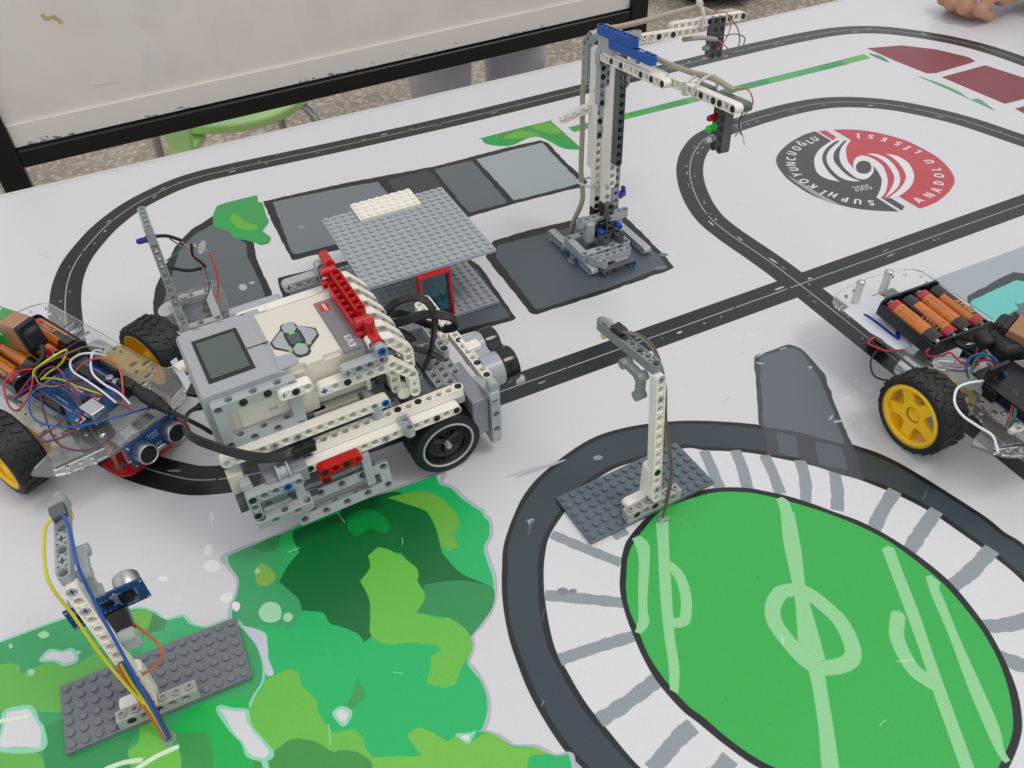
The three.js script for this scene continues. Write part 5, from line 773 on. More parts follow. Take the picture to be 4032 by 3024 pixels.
{
  const t = thing('street_lamp', 'white street lamp on a dark plate beside the football field, brown wires', 'street lamp', [0.19991, TY, -0.35725], 0.05157, 'street lamps on studded plates');
  const { at } = lampBase(t, plastic('#5d6a73', 0.36), { x0: 7.05, x1: 7.62, z1: 3.35, h: 0.112 });
  const lg = plastic('#868d8d', 0.34), e = at(13), A = [7.62 * M, 0.1262, 3.0 * M], dA = [-0.095, 0, -1];
  beam(t, lg, bar(8, [1, 3]), A, dA, 'y', 'liftarm');
  const pA = (k, x = 0, y = 0) => [A[0] + (-0.095 * k + x) * M, A[1] + y * M, A[2] - k * M];
  part(t, 'angle_joint', merge([T(cylX(0.0037, 0.0078, 16), ...pA(0.6, -0.85, -1.1)), T(cylX(0.0037, 0.0078, 16), ...pA(2.6, -0.85, -1.0)), T(cylX(0.0037, 0.0078, 16), ...pA(0.6, -0.85, -3.2)), rbox(0.006, 0.0055, 0.017, 0.001, ...pA(1.6, -0.85, -1.05)), rbox(0.006, 0.018, 0.0055, 0.001, ...pA(0.6, -0.85, -2.1))]), lg);
  part(t, 'lamp', ledGeo, MAT.ledYellow, euler(pA(6.6, 0, -0.25), Math.PI, 0, 0));
  part(t, 'glue', merge([[6.8, 0, 0.55, 2.9], [6.2, 0.1, 0.7, 3.0], [5.7, -0.15, 0.75, 2.6], [5.2, 0.2, 0.62, 2.2]].map(([k, x, y, r]) => { const g = new THREE.SphereGeometry(r * 0.001, 12, 8); g.scale(1.1, 0.75, 1.2); g.translate(...pA(k, x, y)); return g; })), MAT.glue);
  part(t, 'tape_wrap', rbox(0.0078, 0.0052, 0.0105, 0.0012), plastic('#23242b', 0.28), euler(pA(4.8, 0.1, 0.75), 0.05, 0.1, 0.05));
  for (const [x, hex] of [[0.15, '#6e5644'], [-0.1, '#77736d']]) part(t, 'wire', tube([pA(4.4, x, 0.85), pA(3.0, x + 0.6, 1.1), pA(1.8, 1.1 + x, 0.4), [e[0] + 0.008, 0.112, e[2] - 0.002], [8.0 * M + x * M, 0.085, 4.6 * M], [8.15 * M, 0.045, 6.1 * M + x * M], [7.75 * M, 0.018, 6.55 * M + x * M], [7.45 * M, 0.001, 6.75 * M]], 0.00085, 60, 7), wireMat(hex));
  part(t, 'glue', merge([[7.3, 6.8, 3.2], [7.7, 6.95, 2.4], [7.05, 6.95, 2.2]].map(([x, z, r]) => { const g = new THREE.SphereGeometry(r * 0.001, 12, 7); g.scale(1.2, 0.4, 1); g.translate(x * M, 0.0005, z * M); return g; })), MAT.glue);
}
// ultrasonic ranging board: 45 x 20 mm, two cans; local x along, y up, cans towards +z
function sonarBoard(t, m) {
  const tex = canvasTex(360, 160, (c, w, h) => {
    c.fillStyle = '#143f78'; c.fillRect(0, 0, w, h); c.fillStyle = '#0b0c0e'; c.fillRect(250, 40, 58, 62); c.fillRect(30, 60, 50, 46); c.fillRect(150, 52, 40, 34);
    c.strokeStyle = '#cfd6dd'; c.lineWidth = 2; for (let i = 0; i < 8; i++) { c.beginPath(); c.moveTo(242, 44 + i * 7.5); c.lineTo(250, 44 + i * 7.5); c.moveTo(308, 44 + i * 7.5); c.lineTo(318, 44 + i * 7.5); c.stroke(); } for (let i = 0; i < 6; i++) c.strokeRect(200, 28 + i * 14, 30, 9); for (let i = 0; i < 4; i++) { c.strokeRect(30 + i * 13, 24, 9, 20); c.strokeRect(36 + i * 14, 116, 10, 20); c.beginPath(); c.moveTo(154 + i * 10, 40); c.lineTo(154 + i * 10, 52); c.stroke(); }
    c.fillStyle = '#dfe4ea'; c.font = '15px sans-serif'; c.fillText('HC-SR04', 250, 146); c.fillText('R17', 290, 126); c.font = '13px sans-serif'; for (const [s, x] of [['Vcc', 196], ['Trig', 172], ['Echo', 148]]) { c.save(); c.translate(x, 146); c.rotate(-1.2); c.fillText(s, 0, 0); c.restore(); } c.fillText('U3', 236, 76); for (let i = 0; i < 6; i++) c.fillText('R1' + (1 + i % 7), 232, 38 + i * 14);
    c.fillStyle = '#c9ccd0'; for (const [x, y] of [[10, 10], [350, 10], [10, 150], [350, 150], [222, 20], [232, 120], [120, 40]]) { c.beginPath(); c.arc(x, y, 6, 0, 7); c.fill(); }
  });
  const ftex = canvasTex(360, 160, (c, w, h) => { c.fillStyle = '#143f78'; c.fillRect(0, 0, w, h); c.fillStyle = '#dfe4ea'; c.font = '700 20px sans-serif'; c.fillText('T', 334, 30); c.fillText('R', 10, 30); c.font = '18px sans-serif'; c.fillText('HC-SR04', 142, 120); c.font = '13px sans-serif'; ['Vcc', 'Trig', 'Echo', 'Gnd'].forEach((q, i) => { c.save(); c.translate(152 + i * 18, 40); c.rotate(1.4); c.fillText(q, 0, 0); c.restore(); c.beginPath(); c.arc(156 + i * 18, 30, 4, 0, 7); c.fill(); }); c.fillStyle = '#c9ccd0'; for (const [x, y] of [[10, 150], [350, 150], [350, 10], [10, 10]]) { c.beginPath(); c.arc(x, y, 5, 0, 7); c.fill(); } });
  const g = new THREE.BoxGeometry(0.045, 0.020, 0.0016);
  const b = part(t, 'sonar_board', g, [MAT.pcbBlue, MAT.pcbBlue, MAT.pcbBlue, MAT.pcbBlue, new THREE.MeshPhysicalMaterial({ map: ftex, roughness: 0.35 }), new THREE.MeshPhysicalMaterial({ map: tex, roughness: 0.35 })], m);
  for (const x of [-0.013, 0.013]) { part(b, 'transducer', merge([T(lathe([[0, 0], [0.008, 0], [0.008, 0.0112], [0.0076, 0.012], [0.0068, 0.012], [0.0068, 0.0105], [0, 0.0104]], 30), x, 0, 0.0008, Math.PI / 2)]), MAT.brushed); part(b, 'mesh', T(cyl(0.0067, 0.0067, 0.0006, 24), x, 0, 0.0114, Math.PI / 2), MAT.blackMatte); }
  part(b, 'crystal', rbox(0.0105, 0.0042, 0.0035, 0.0015, 0, -0.0075, 0.0022), MAT.metal);
  for (const [x, y, w, h] of [[-0.0105, 0.0005, 0.0075, 0.008], [0.0145, -0.002, 0.0062, 0.0055], [-0.001, 0.0015, 0.0048, 0.004]]) part(b, 'chip', box(w, h, 0.0014, x, y, -0.0014), MAT.black);
  part(b, 'pin_header', box(0.0105, 0.0028, 0.006, 0.0, -0.0088, -0.0034), MAT.black);
  return b;
}
{
  const t = thing('street_lamp', 'white street lamp on a dark plate among printed trees, with a sonar board', 'street lamp', [-0.15227, TY, -0.36792], -0.01091, 'street lamps on studded plates');
  const { at } = lampBase(t, plastic('#71767c', 0.36), { x0: 6.75, x1: 5.8, z1: 3.35, h: 0.112 });
  const lg = plastic('#9fa4a8', 0.34), A = [5.78 * M, 0.1262, 3.05 * M], dA = [0.045, 0, -1];
  beam(t, lg, bar(8, [1, 3]), A, dA, 'y', 'liftarm');
  const pA = (k, x = 0, y = 0) => [A[0] + (0.045 * k + x) * M, A[1] + y * M, A[2] - k * M];
  part(t, 'angle_joint', merge([T(cylX(0.0037, 0.0078, 16), ...pA(0.6, 0.85, -1.1)), T(cylX(0.0037, 0.0078, 16), ...pA(2.6, 0.85, -1.0)), T(cylX(0.0037, 0.0078, 16), ...pA(0.6, 0.85, -3.2)), rbox(0.006, 0.0055, 0.017, 0.001, ...pA(1.6, 0.85, -1.05)), rbox(0.006, 0.018, 0.0055, 0.001, ...pA(0.6, 0.85, -2.1))]), lg);
  part(t, 'lamp', ledGeo, MAT.ledYellow, euler(pA(6.4, 0.1, -0.25), Math.PI, 0, 0));
  part(t, 'glue', merge([[7.0, 0, 0.6, 3.0], [6.5, 0.1, 0.75, 3.3], [6.1, -0.05, 0.7, 3.0], [4.6, 0.25, 0.5, 2.6]].map(([k, x, y, r]) => { const g = new THREE.SphereGeometry(r * 0.001, 12, 8); g.scale(1.05, 0.75, 1.25); g.translate(...pA(k, x, y)); return g; })), MAT.glue);
  part(t, 'tape_wrap', merge([rbox(0.0088, 0.0056, 0.0075, 0.0014), rbox(0.0084, 0.005, 0.005, 0.0012, 0.0004, 0.0006, 0.004)]), plastic('#5f6066', 0.22, { metalness: 0.35 }), euler(pA(5.4, -0.05, 0.75), 0.05, 0.1, 0.08));
  const yw = wireMat('#c9c526'), bw = wireMat('#1d55a8');
  part(t, 'wire', tube([pA(5.0, -0.2, 0.9), pA(4.2, -0.75, 0.95), pA(2.4, -1.0, 0.8), pA(0, -1.0, 0.2), [5.2 * M, 0.105, 4.2 * M], [5.6 * M, 0.075, 5.3 * M], [6.2 * M, 0.045, 6.3 * M], [6.6 * M, 0.03, 6.7 * M]], 0.00095, 60, 7), yw);
  part(t, 'wire', tube([pA(5.0, 0.15, 0.95), pA(4.0, 0.55, 1.1), pA(2.2, 0.85, 1.1), pA(0.2, 0.95, 0.6), [6.7 * M, 0.105, 4.0 * M], [6.8 * M, 0.075, 5.2 * M], [6.9 * M, 0.04, 6.4 * M], [7.0 * M, 0.018, 7.3 * M], [7.05 * M, 0.001, 7.95 * M]], 0.0010, 70, 7), bw);
  for (const [hex, x] of [['#c4613a', -0.35], ['#5d3a6a', 0.3], ['#2f7a4c', 0.05], ['#22538f', 0.15], ['#c9c526', -0.1]]) part(t, 'wire', tube([at(5.2).map((v, i) => v + [x * M * 0.9, 0, 0.0045][i]), at(3.5).map((v, i) => v + [x * M, 0, 0.0075][i]), [6.8 * M + x * M, 0.030, 6.7 * M], [6.95 * M + x * M * 0.7, 0.012, 7.4 * M], [7.02 * M + x * M * 0.5, 0.001, 7.9 * M]], 0.00095, 40, 7), wireMat(hex));
  part(t, 'cable_hole', T(lathe([[0.0024, 0.0], [0.0046, 0.0], [0.0046, 0.0006], [0.0026, 0.0008], [0.0024, 0]], 20), 7.05 * M, 0.0001, 7.98 * M), MAT.glue);
  // sonar board on grey joints behind the post
  const q = (x, y, z) => { const c = Math.cos(-0.01091), s = Math.sin(-0.01091), dx = x + 0.15227, dz = z + 0.36792; return [dx * c - dz * s, y, dx * s + dz * c]; };
  sonarBoard(t, euler(q(-0.1015, 0.068, -0.3635), 0.06, Math.PI + 0.085, 0));
  const P0 = at(5.2), P1 = at(6.4);
  part(t, 'angle_joint', merge([T(cylX(0.0037, 0.0085, 16), P1[0] + 0.008, P1[1] + 0.001, P1[2] - 0.004), T(cylX(0.0037, 0.0085, 16), P1[0] + 0.0085, P1[1] - 0.009, P1[2] - 0.006), rbox(0.0075, 0.012, 0.008, 0.001, P1[0] + 0.008, P1[1] - 0.004, P1[2] - 0.005)]), MAT.light);
  part(t, 'wire', tube([q(-0.0965, 0.056, -0.359), [q(-0.085, 0, 0)[0], 0.05, P0[2] - 0.002], [P0[0] + 0.015, 0.042, P0[2] + 0.002], [P0[0] + 0.006, 0.04, P0[2] + 0.003]], 0.0009, 30, 7), wireMat('#c4613a'));
  part(t, 'plug', rbox(0.0125, 0.0072, 0.0135, 0.0006), MAT.black, euler(q(-0.0985, 0.0575, -0.3555), 0.5, 0.085, 0));
}
// ---------------------------------------------------------------- small grey lamp post with a blue diode
{
  const t = thing('diode_post', 'thin grey post with a blue diode and loose wires on a taped frame', 'lamp post', [0.0026, TY, -0.718], 0);
  part(t, 'base_frame', frameGeo(5, 7), MAT.light, euler([0, 0.0041, 0], -Math.PI / 2, 0, 0));
  const g = plastic('#a3a8aa', 0.34), x = -0.0148;
  beam(t, g, bar(9), [x, 0.0335, 0.019], 'y', 'z'); part(t, 'joint', rbox(0.0074, 0.018, 0.0078, 0.001, x, 0.0205, 0.019), g); beam(t, g, bar(3), [x, 0.0123, 0.013], 'z', 'y'); pin(t, [x, 0.0126, 0.021], 'y');
  part(t, 'joint', rbox(0.0074, 0.013, 0.0078, 0.001, x, 0.1045, 0.0195), g); beam(t, g, bar(5), [x, 0.1125, 0.021], '-z', 'y');
  part(t, 'lamp', ledGeo, MAT.ledBlue, euler([x - 0.0038, 0.1035, 0.0195], 0, 0, Math.PI / 2));
  part(t, 'gear', merge([cyl(0.0036, 0.0036, 0.008, 16)]), g, [x + 0.0075, 0.0121, -0.0145]);
  const wr2 = (hex, r, l) => part(t, 'wire', tube(l, r, 40, 7), wireMat(hex));
  wr2('#17181a', 0.0016, [[x + 0.004, 0.104, 0.019], [x + 0.012, 0.1, 0.016], [x + 0.022, 0.088, 0.008]]);
  wr2('#c08b76', 0.0007, [[x + 0.014, 0.094, 0.012], [x + 0.022, 0.078, 0.006], [x + 0.03, 0.05, 0.0], [x + 0.028, 0.02, -0.002], [0.006, 0.001, -0.004]]);
  wr2('#b9b6ae', 0.0005, [[x + 0.022, 0.087, 0.008], [x + 0.026, 0.077, 0.002], [x + 0.036, 0.066, -0.006], [x + 0.043, 0.058, -0.01]]);
  part(t, 'resistor', merge([T(new THREE.CapsuleGeometry(0.00115, 0.0045, 4, 10), 0, 0, 0)]), plastic('#c6a377', 0.5), euler([x + 0.031, 0.0725, -0.002], 0.5, 0, 1.1));
  wr2('#cc5a26', 0.001, [[x + 0.043, 0.057, -0.01], [x + 0.044, 0.04, -0.008], [x + 0.041, 0.02, -0.006], [0.0185, 0.006, -0.002], [0.008, 0.001, -0.004]]);
  wr2('#1f7d49', 0.0007, [[x + 0.034, 0.05, 0.002], [x + 0.033, 0.03, 0.004], [0.008, 0.01, 0.002], [0.0072, 0.001, -0.003]]);
  wr2('#15181a', 0.0016, [[x + 0.006, 0.072, 0.022], [x + 0.02, 0.058, 0.012], [x + 0.031, 0.051, 0.003]]); wr2('#15181a', 0.0014, [[x + 0.03, 0.076, 0.0], [x + 0.028, 0.064, 0.0], [x + 0.033, 0.056, 0.001], [x + 0.035, 0.051, 0.002]]);
  wr2('#2d7c58', 0.0006, [[x + 0.005, 0.08, 0.022], [x + 0.018, 0.08, 0.012], [x + 0.024, 0.08, 0.006]]);
  part(t, 'tape', (() => { const g2 = new THREE.PlaneGeometry(0.052, 0.05, 16, 16), p = g2.attributes.position; for (let i = 0; i < p.count; i++) p.setZ(i, 0.0018 * Math.sin(p.getX(i) * 260 + 2 * Math.sin(p.getY(i) * 190)) * Math.cos(p.getY(i) * 170) ); g2.computeVertexNormals(); g2.rotateX(-Math.PI / 2); return g2; })(), new THREE.MeshPhysicalMaterial({ color: lin('#ffffff'), roughness: 0.12, transmission: 0.97, thickness: 0, ior: 1.35 }), [0.004, 0.0107, -0.004]);
}
const LWIRES=[['#1d55a8',0.95,'-23,62,134 -31,66,135 -42,66,144 -48,62,158 -44,60,173 -33,60,190 -13,58,202 9,52,207 19,48,208'],
['#b3262e',0.9,'-20,72,119 -28,72,112 -40,70,112 -46,68,120 -51,62,131 -50,60,135 -44,62,137 -32,66,131 -24,68,123'],
['#cfd321',0.95,'-24,70,125 -22,74,125 -16,80,131 -6,84,136 2,84,137 3,82,136 -3,74,134 -7,66,126'],
['#cfd321',0.9,'-21,66,128 -14,68,128 -7,70,131'],
['#6f5a48',0.9,'-23,74,128 -20,78,130 -7,82,137 3,82,140 16,78,139 23,74,144'],
['#7d6a55',0.9,'-23,72,127 -26,70,135 -23,68,143 -14,66,149 -6,64,152 -2,62,155'],
['#7a2a63',0.95,'-22,70,129 -17,74,131 -13,78,138 -12,78,147 -13,72,153 -14,66,163 -10,64,174 -3,62,183 -1,60,199 0,58,207'],
['#5d3352',0.9,'-28,64,136 -36,60,148 -44,58,166 -49,56,179 -51,56,193 -48,55,203 -40,54,212 -30,53,213 -21,52,211'],
['#5f3050',0.9,'-34,60,173 -44,60,176 -56,58,174 -58,57,176 -47,58,187 -36,60,190 -25,64,183 -20,66,177 -17,68,165 -16,68,153 -19,66,139'],
['#dfe0ee',1,'24,66,146 18,72,144 10,74,138 2,72,136 -3,70,144 -3,68,162 -3,66,180 -3,62,194'],
['#dfe0ee',1,'25,68,141 20,72,141 12,72,148 4,70,160 2,68,176 3,66,193 3,60,202'],
['#c9552f',0.9,'-5,60,141 0,66,142 8,72,147 15,74,154 20,72,163 18,70,175 10,68,188 1,60,197'],
['#b9bd30',0.9,'-20,66,127 -15,67,137 -12,67,147 -11,66,155 -9,66,165 -3,62,181 1,58,199'],
['#4c2348',0.9,'-18,66,142 -10,66,149 3,66,164 7,66,180 6,64,191'],
['#5f4d3f',0.9,'-18,66,149 -18,66,161 -20,64,171 -23,62,182 -23,58,191'],
['#7a2a63',0.9,'-43,58,120 -32,64,121 -21,70,122'],
['#7a2a63',0.9,'-42,58,120 -33,62,123 -25,66,132 -21,66,137'],
['#5f4d3f',0.9,'-8,66,157 -4,65,173 -3,62,191 0,59,201'],
['#b3262e',0.9,'-4,62,97 3,62,108 9,60,119']];
const RWIRES=[['#1f7a5e',0.95,'-39,60,144 -44,72,142 -41,80,141 -33,80,143 -21,66,144'],
['#1d4f9a',0.95,'-46,70,144 -44,78,141 -39,84,144 -31,82,149 -27,76,156 -21,66,162'],
['#1f7a5e',0.95,'-44,70,147 -40,80,144 -33,82,147 -26,76,152'],
['#a82a52',0.95,'-38,68,144 -37,76,145 -31,78,149 -26,74,154 -22,68,157'],
['#d9c6cf',0.9,'-39,66,146 -36,74,147 -31,76,149 -27,72,154'],
['#a82340',0.95,'-40,60,106 -43,58,107 -41,56,110 -35,58,115 -31,62,118 -29,60,122 -28,58,128 -23,58,136'],
['#a82340',0.95,'-12,70,128 -14,66,127 -15,60,131 -19,58,136'],
['#e4e6ee',1.15,'-19,66,159 -42,68,156 -57,70,154 -67,70,155 -75,66,162 -76,62,171 -71,58,182 -65,54,192 -66,50,198 -68,48,202'],
['#c4492f',1,'-19,66,165 -34,66,178 -41,58,185 -43,48,187'],
['#1f7a5e',1,'-17,66,166 -36,66,182 -42,60,188 -42,48,189'],
['#1f7a5e',1,'-21,66,173 -35,66,182 -42,60,189 -41,48,189'],
['#15171a',0.9,'-15,58,97 -7,60,110 -9,66,120 -9,70,128'],
['#a82a2a',0.9,'-26,40,149 -34,40,160 -38,40,177 -39,42,182'],
['#b3262e',1,'-55,49,67 -63,48,69 -61,47,74 -56,47,83 -47,49,89'],
['#17181a',0.95,'-50,45,75 -65,44,79 -71,40,83 -77,38,94 -75,38,100 -70,40,107']];
// ---------------------------------------------------------------- small acrylic robot cars
const mmv = (s) => s.split(' ').map((q) => q.split(',').map((v) => v / 1000));
const wheelParts = (() => {
  const R = 0.0325, w = 0.013;
  const l = [lathe([[0.0258, -w], [0.0305, -w - 0.0003], [0.0318, -w + 0.0022], [0.0318, w - 0.0022], [0.0305, w + 0.0003], [0.0258, w]], 60)];
  for (let i = 0; i < 22; i++) { const a = i / 22 * Math.PI * 2; for (const [y, s, o] of [[0.0072, 0.55, 0], [-0.0072, -0.55, 0.5]]) { const b = rbox(0.0014, 0.0088, 0.0046, 0.0004, 0, 0, 0, 1); b.rotateX(s); b.translate(0.0321, y, 0); b.rotateY(a + o / 22 * Math.PI * 2); l.push(b); } const c = rbox(0.0013, 0.0042, 0.0034, 0.0004, 0, 0, 0, 1); c.rotateX(0.8); c.translate(0.0320, 0, 0); c.rotateY(a + 0.25 / 22 * Math.PI * 2); l.push(c); }
  const tyre = merge(l); tyre.rotateZ(Math.PI / 2);
  const ring = lathe([[0.0218, 0.0118], [0.0228, 0.0135], [0.0262, 0.0135], [0.0262, -0.0128], [0.0236, -0.0128], [0.0228, 0.004], [0.0218, 0.0118]], 56);
  const s = new THREE.Shape(); const n = 5; for (let i = 0; i < n; i++) { const a = i / n * Math.PI * 2 + 0.35, d = Math.PI / n; const P = (r, t) => [r * Math.cos(t), r * Math.sin(t)]; const A = P(0.0222, a - 0.22), Bq = P(0.0222, a + 0.22), C = P(0.0122, a + 0.42), E = P(0.0104, a + d), F = P(0.0122, a + 2 * d - 0.42); i ? s.lineTo(...A) : s.moveTo(...A); s.lineTo(...Bq); s.quadraticCurveTo(...P(0.014, a + 0.3), ...C); s.quadraticCurveTo(...E, ...F); } s.closePath();
  circleHole(s, 0, 0, 0.0066, 24);
  const star = extrude(s, 0.004, 0.0005, 8); star.rotateX(-Math.PI / 2); star.translate(0, 0.0062, 0);
  const hub = lathe([[0, 0.0058], [0.0032, 0.0058], [0.0036, 0.0074], [0.0052, 0.0074], [0.0066, 0.0088], [0.0066, -0.01], [0, -0.01]], 28);
  const rim = merge([ring, star, hub]); rim.rotateZ(Math.PI / 2);
  return { tyre, rim };
})();
function carWheel(t, x, z, side) { const w = part(t, 'wheel', wheelParts.tyre, MAT.rubber, euler([x, 0.0327, z], z * 7, side > 0 ? Math.PI : 0, 0)); part(w, 'rim', wheelParts.rim, MAT.yellow); return w; }
function chassis(t) {
  const half = [[0, 0], [22, 1.2], [38, 5], [47, 10], [51, 16], [51, 172], [53, 177], [60, 181], [72, 184.5], [77, 188], [71, 199], [62, 208], [48, 215.5], [28, 221], [0, 223.5]];
  const P = [...half, ...half.slice(1, -1).reverse().map(([x, z]) => [-x, z])], s = polyShape(P);
  const slot = (x0, z0, x1, z1, r) => polyHole(s, thick([[x0, z0], [x1, z1]], r));
  for (const sx of [1, -1]) { slot(sx * 64, 198, sx * 31, 209, 1.4); for (const [x, z] of [[58, 203.5], [50, 207.5], [42, 211], [44, 120], [44, 128], [38, 112], [42, 30], [34, 12], [22, 9], [45, 20], [30, 186], [22, 193], [45, 168], [36, 160], [14, 175]]) circleHole(s, sx * x, z, 1.6, 12); for (const [x, z] of [[47, 158], [38, 172], [30, 176]]) polyHole(s, [[sx * x - 3, z - 1.8], [sx * x - 3, z + 1.8], [sx * x + 3, z + 1.8], [sx * x + 3, z - 1.8]]); }
  for (const [x, z] of [[40, 58], [40, 70], [40, 82]]) slot(x - 5, z, x + 5, z, 1.3);
  const g = extrude(s, 2.8, 0.2, 6); g.rotateX(Math.PI / 2); g.scale(0.001, 0.001, 0.001); g.translate(0, 0.047, 0);
  return part(t, 'chassis_plate', g, MAT.acrylic);
}
function motor(t, sx, mat, back = true) {
  const x = sx * 0.041, m = part(t, 'gear_motor', merge([rbox(0.0186, 0.0224, 0.038, 0.0016, x, 0.0327, 0.134), rbox(0.0186, 0.0224, 0.016, 0.006, x, 0.0327, 0.148)]), mat);
  part(m, 'motor_can', T(lathe([[0, -0.013], [0.0095, -0.013], [0.0102, -0.012], [0.0102, 0.012], [0, 0.012]], 24), x, 0.0327, 0.104, Math.PI / 2), MAT.metal);
  part(m, 'strap', rbox(0.020, 0.0232, 0.0024, 0.0006, x, 0.0327, 0.115), MAT.clear); part(m, 'axle', cylX(0.0026, 0.03, 14), mat, [sx * 0.054, 0.0327, 0.138]);
  for (const z of [0.118, 0.150]) part(t, 'bracket', rbox(0.003, 0.021, 0.007, 0.0004, sx * 0.0305, 0.0335, z), MAT.acrylic);
}
function caster(t) { part(t, 'caster', merge([rbox(0.024, 0.003, 0.02, 0.0008, 0, 0.0426, 0.03), T(cyl(0.0035, 0.0035, 0.014, 14), 0, 0.034, 0.03), rbox(0.018, 0.006, 0.012, 0.001, 0, 0.0255, 0.034), new THREE.SphereGeometry(0.0115, 20, 14).translate(0, 0.0117, 0.036)]), plastic('#2a2b2e', 0.5)); }
const aaTex = canvasTex(512, 512, (c, w, h) => {
  c.fillStyle = '#c8701a'; c.fillRect(0, 0, w, h); c.fillStyle = '#17120f'; c.fillRect(0, 0, w, 118); c.fillStyle = '#b01522'; c.fillRect(0, h - 78, w, 78); c.fillStyle = '#8c0d18'; c.fillRect(0, h - 20, w, 20);
  for (const x0 of [30, 286]) { c.save(); c.translate(x0 + 60, 420); c.rotate(-Math.PI / 2); c.fillStyle = '#17120f'; c.fillRect(-10, -46, 310, 62); c.fillStyle = '#e08a2e'; c.font = 'italic 900 62px sans-serif'; c.fillText('FULLY', 8, 6); c.fillStyle = '#8c1512'; c.font = '700 17px sans-serif'; c.fillText('EXTRA HEAVY DUTY BATTERY', 4, 44); c.fillStyle = '#241a12'; c.font = '700 22px sans-serif'; c.fillText('R6P 1.5V SIZE AA', 10, 74); c.font = '13px sans-serif'; c.fillText('MERCURY & CADMIUM FREE', 30, 118); c.strokeStyle = '#241a12'; c.lineWidth = 3; c.beginPath(); c.moveTo(20, 104); c.lineTo(36, 104); c.lineTo(28, 122); c.closePath(); c.stroke(); c.restore(); }
});
const aaMat = new THREE.MeshPhysicalMaterial({ map: aaTex, roughness: 0.24, clearcoat: 0.5, clearcoatRoughness: 0.1 });
const aaGeo = (() => { const n = 28, pr = [[0.0062, -0.0245], [0.0071, -0.0241], [0.0071, 0.0241], [0.0062, 0.0245]]; const g = new THREE.LatheGeometry(pr.map((q) => new THREE.Vector2(...q)), n); const p = g.attributes.position, uv = g.attributes.uv; for (let i = 0; i < p.count; i++) uv.setY(i, 0.02 + 0.96 * (p.getY(i) + 0.0245) / 0.049); return g; })();
const aaEnd = merge([T(cyl(0.0063, 0.0063, 0.0492, 20), 0, 0, 0), T(cyl(0.0027, 0.0028, 0.0016, 14), 0, 0.0253, 0)]);
function aaHolder(t, x0, y0, z0, rot, flip = 0) {  // 4 cells side by side along x, cells along z
  const h = new THREE.Group(); h.name = 'battery_holder'; h.position.set(x0, y0, z0); h.rotation.set(...rot); t.add(h);
  part(h, 'tray', merge([rbox(0.0635, 0.0016, 0.0578, 0.0005, 0, 0.0008, 0), rbox(0.0016, 0.0115, 0.0578, 0.0005, -0.0317, 0.0055, 0), rbox(0.0016, 0.0115, 0.0578, 0.0005, 0.0317, 0.0055, 0), ...[-0.0157, 0, 0.0157].map((x) => box(0.0012, 0.004, 0.052, x, 0.0025, 0))]), MAT.black);
  for (const s of [1, -1]) { const sh = new THREE.Shape(); sh.moveTo(-0.0325, 0); sh.lineTo(0.0325, 0); sh.lineTo(0.0325, 0.0105); sh.quadraticCurveTo(0.031, 0.0155, 0.026, 0.0158); sh.lineTo(-0.026, 0.0158); sh.quadraticCurveTo(-0.031, 0.0155, -0.0325, 0.0105); sh.closePath(); const g = extrude(sh, 0.002); g.translate(0, 0, s > 0 ? 0.0282 : -0.0302); part(h, 'end_wall', g, MAT.black); for (const x of [-0.0235, 0.0235, 0.006]) part(h, 'rivet', T(lathe([[0.0007, 0], [0.0016, 0], [0.0014, 0.0006], [0.0007, 0.0004]], 12), x, 0.0075, s > 0 ? 0.0302 : -0.0308, s * Math.PI / 2), MAT.brass); }
  [0, 1, 2, 3].forEach((i) => { const f = (i + flip) % 2 ? 1 : -1, x = -0.0236 + i * 0.0157; const b = part(h, 'battery', aaGeo, aaMat, euler([x, 0.0090, 0], f * Math.PI / 2, 0, 0).multiply(new THREE.Matrix4().makeRotationY((f < 0 ? 0 : Math.PI) - [1.75, 2.1, 1.6, 0.93][i]))); b.updateMatrix(); const e = new THREE.Mesh(aaEnd, MAT.metal); e.name = 'battery_terminal'; e.applyMatrix4(b.matrix); h.add(e); part(h, 'spring', T(tubeHelix(0.0042, 0.0006, 0.005, 3), x, 0.009, -f * 0.0256, Math.PI / 2), MAT.metal); });
  return h;
}
function tubeHelix(r, w, h, n) { const p = []; for (let i = 0; i <= n * 10; i++) { const a = i / 10 * Math.PI * 2; p.push(V3(r * Math.cos(a) * (1 - 0.3 * i / (n * 10)), (i / (n * 10) - 0.5) * h, r * Math.sin(a) * (1 - 0.3 * i / (n * 10)))); } return new THREE.TubeGeometry(new THREE.CatmullRomCurve3(p), n * 12, w, 5, false); }
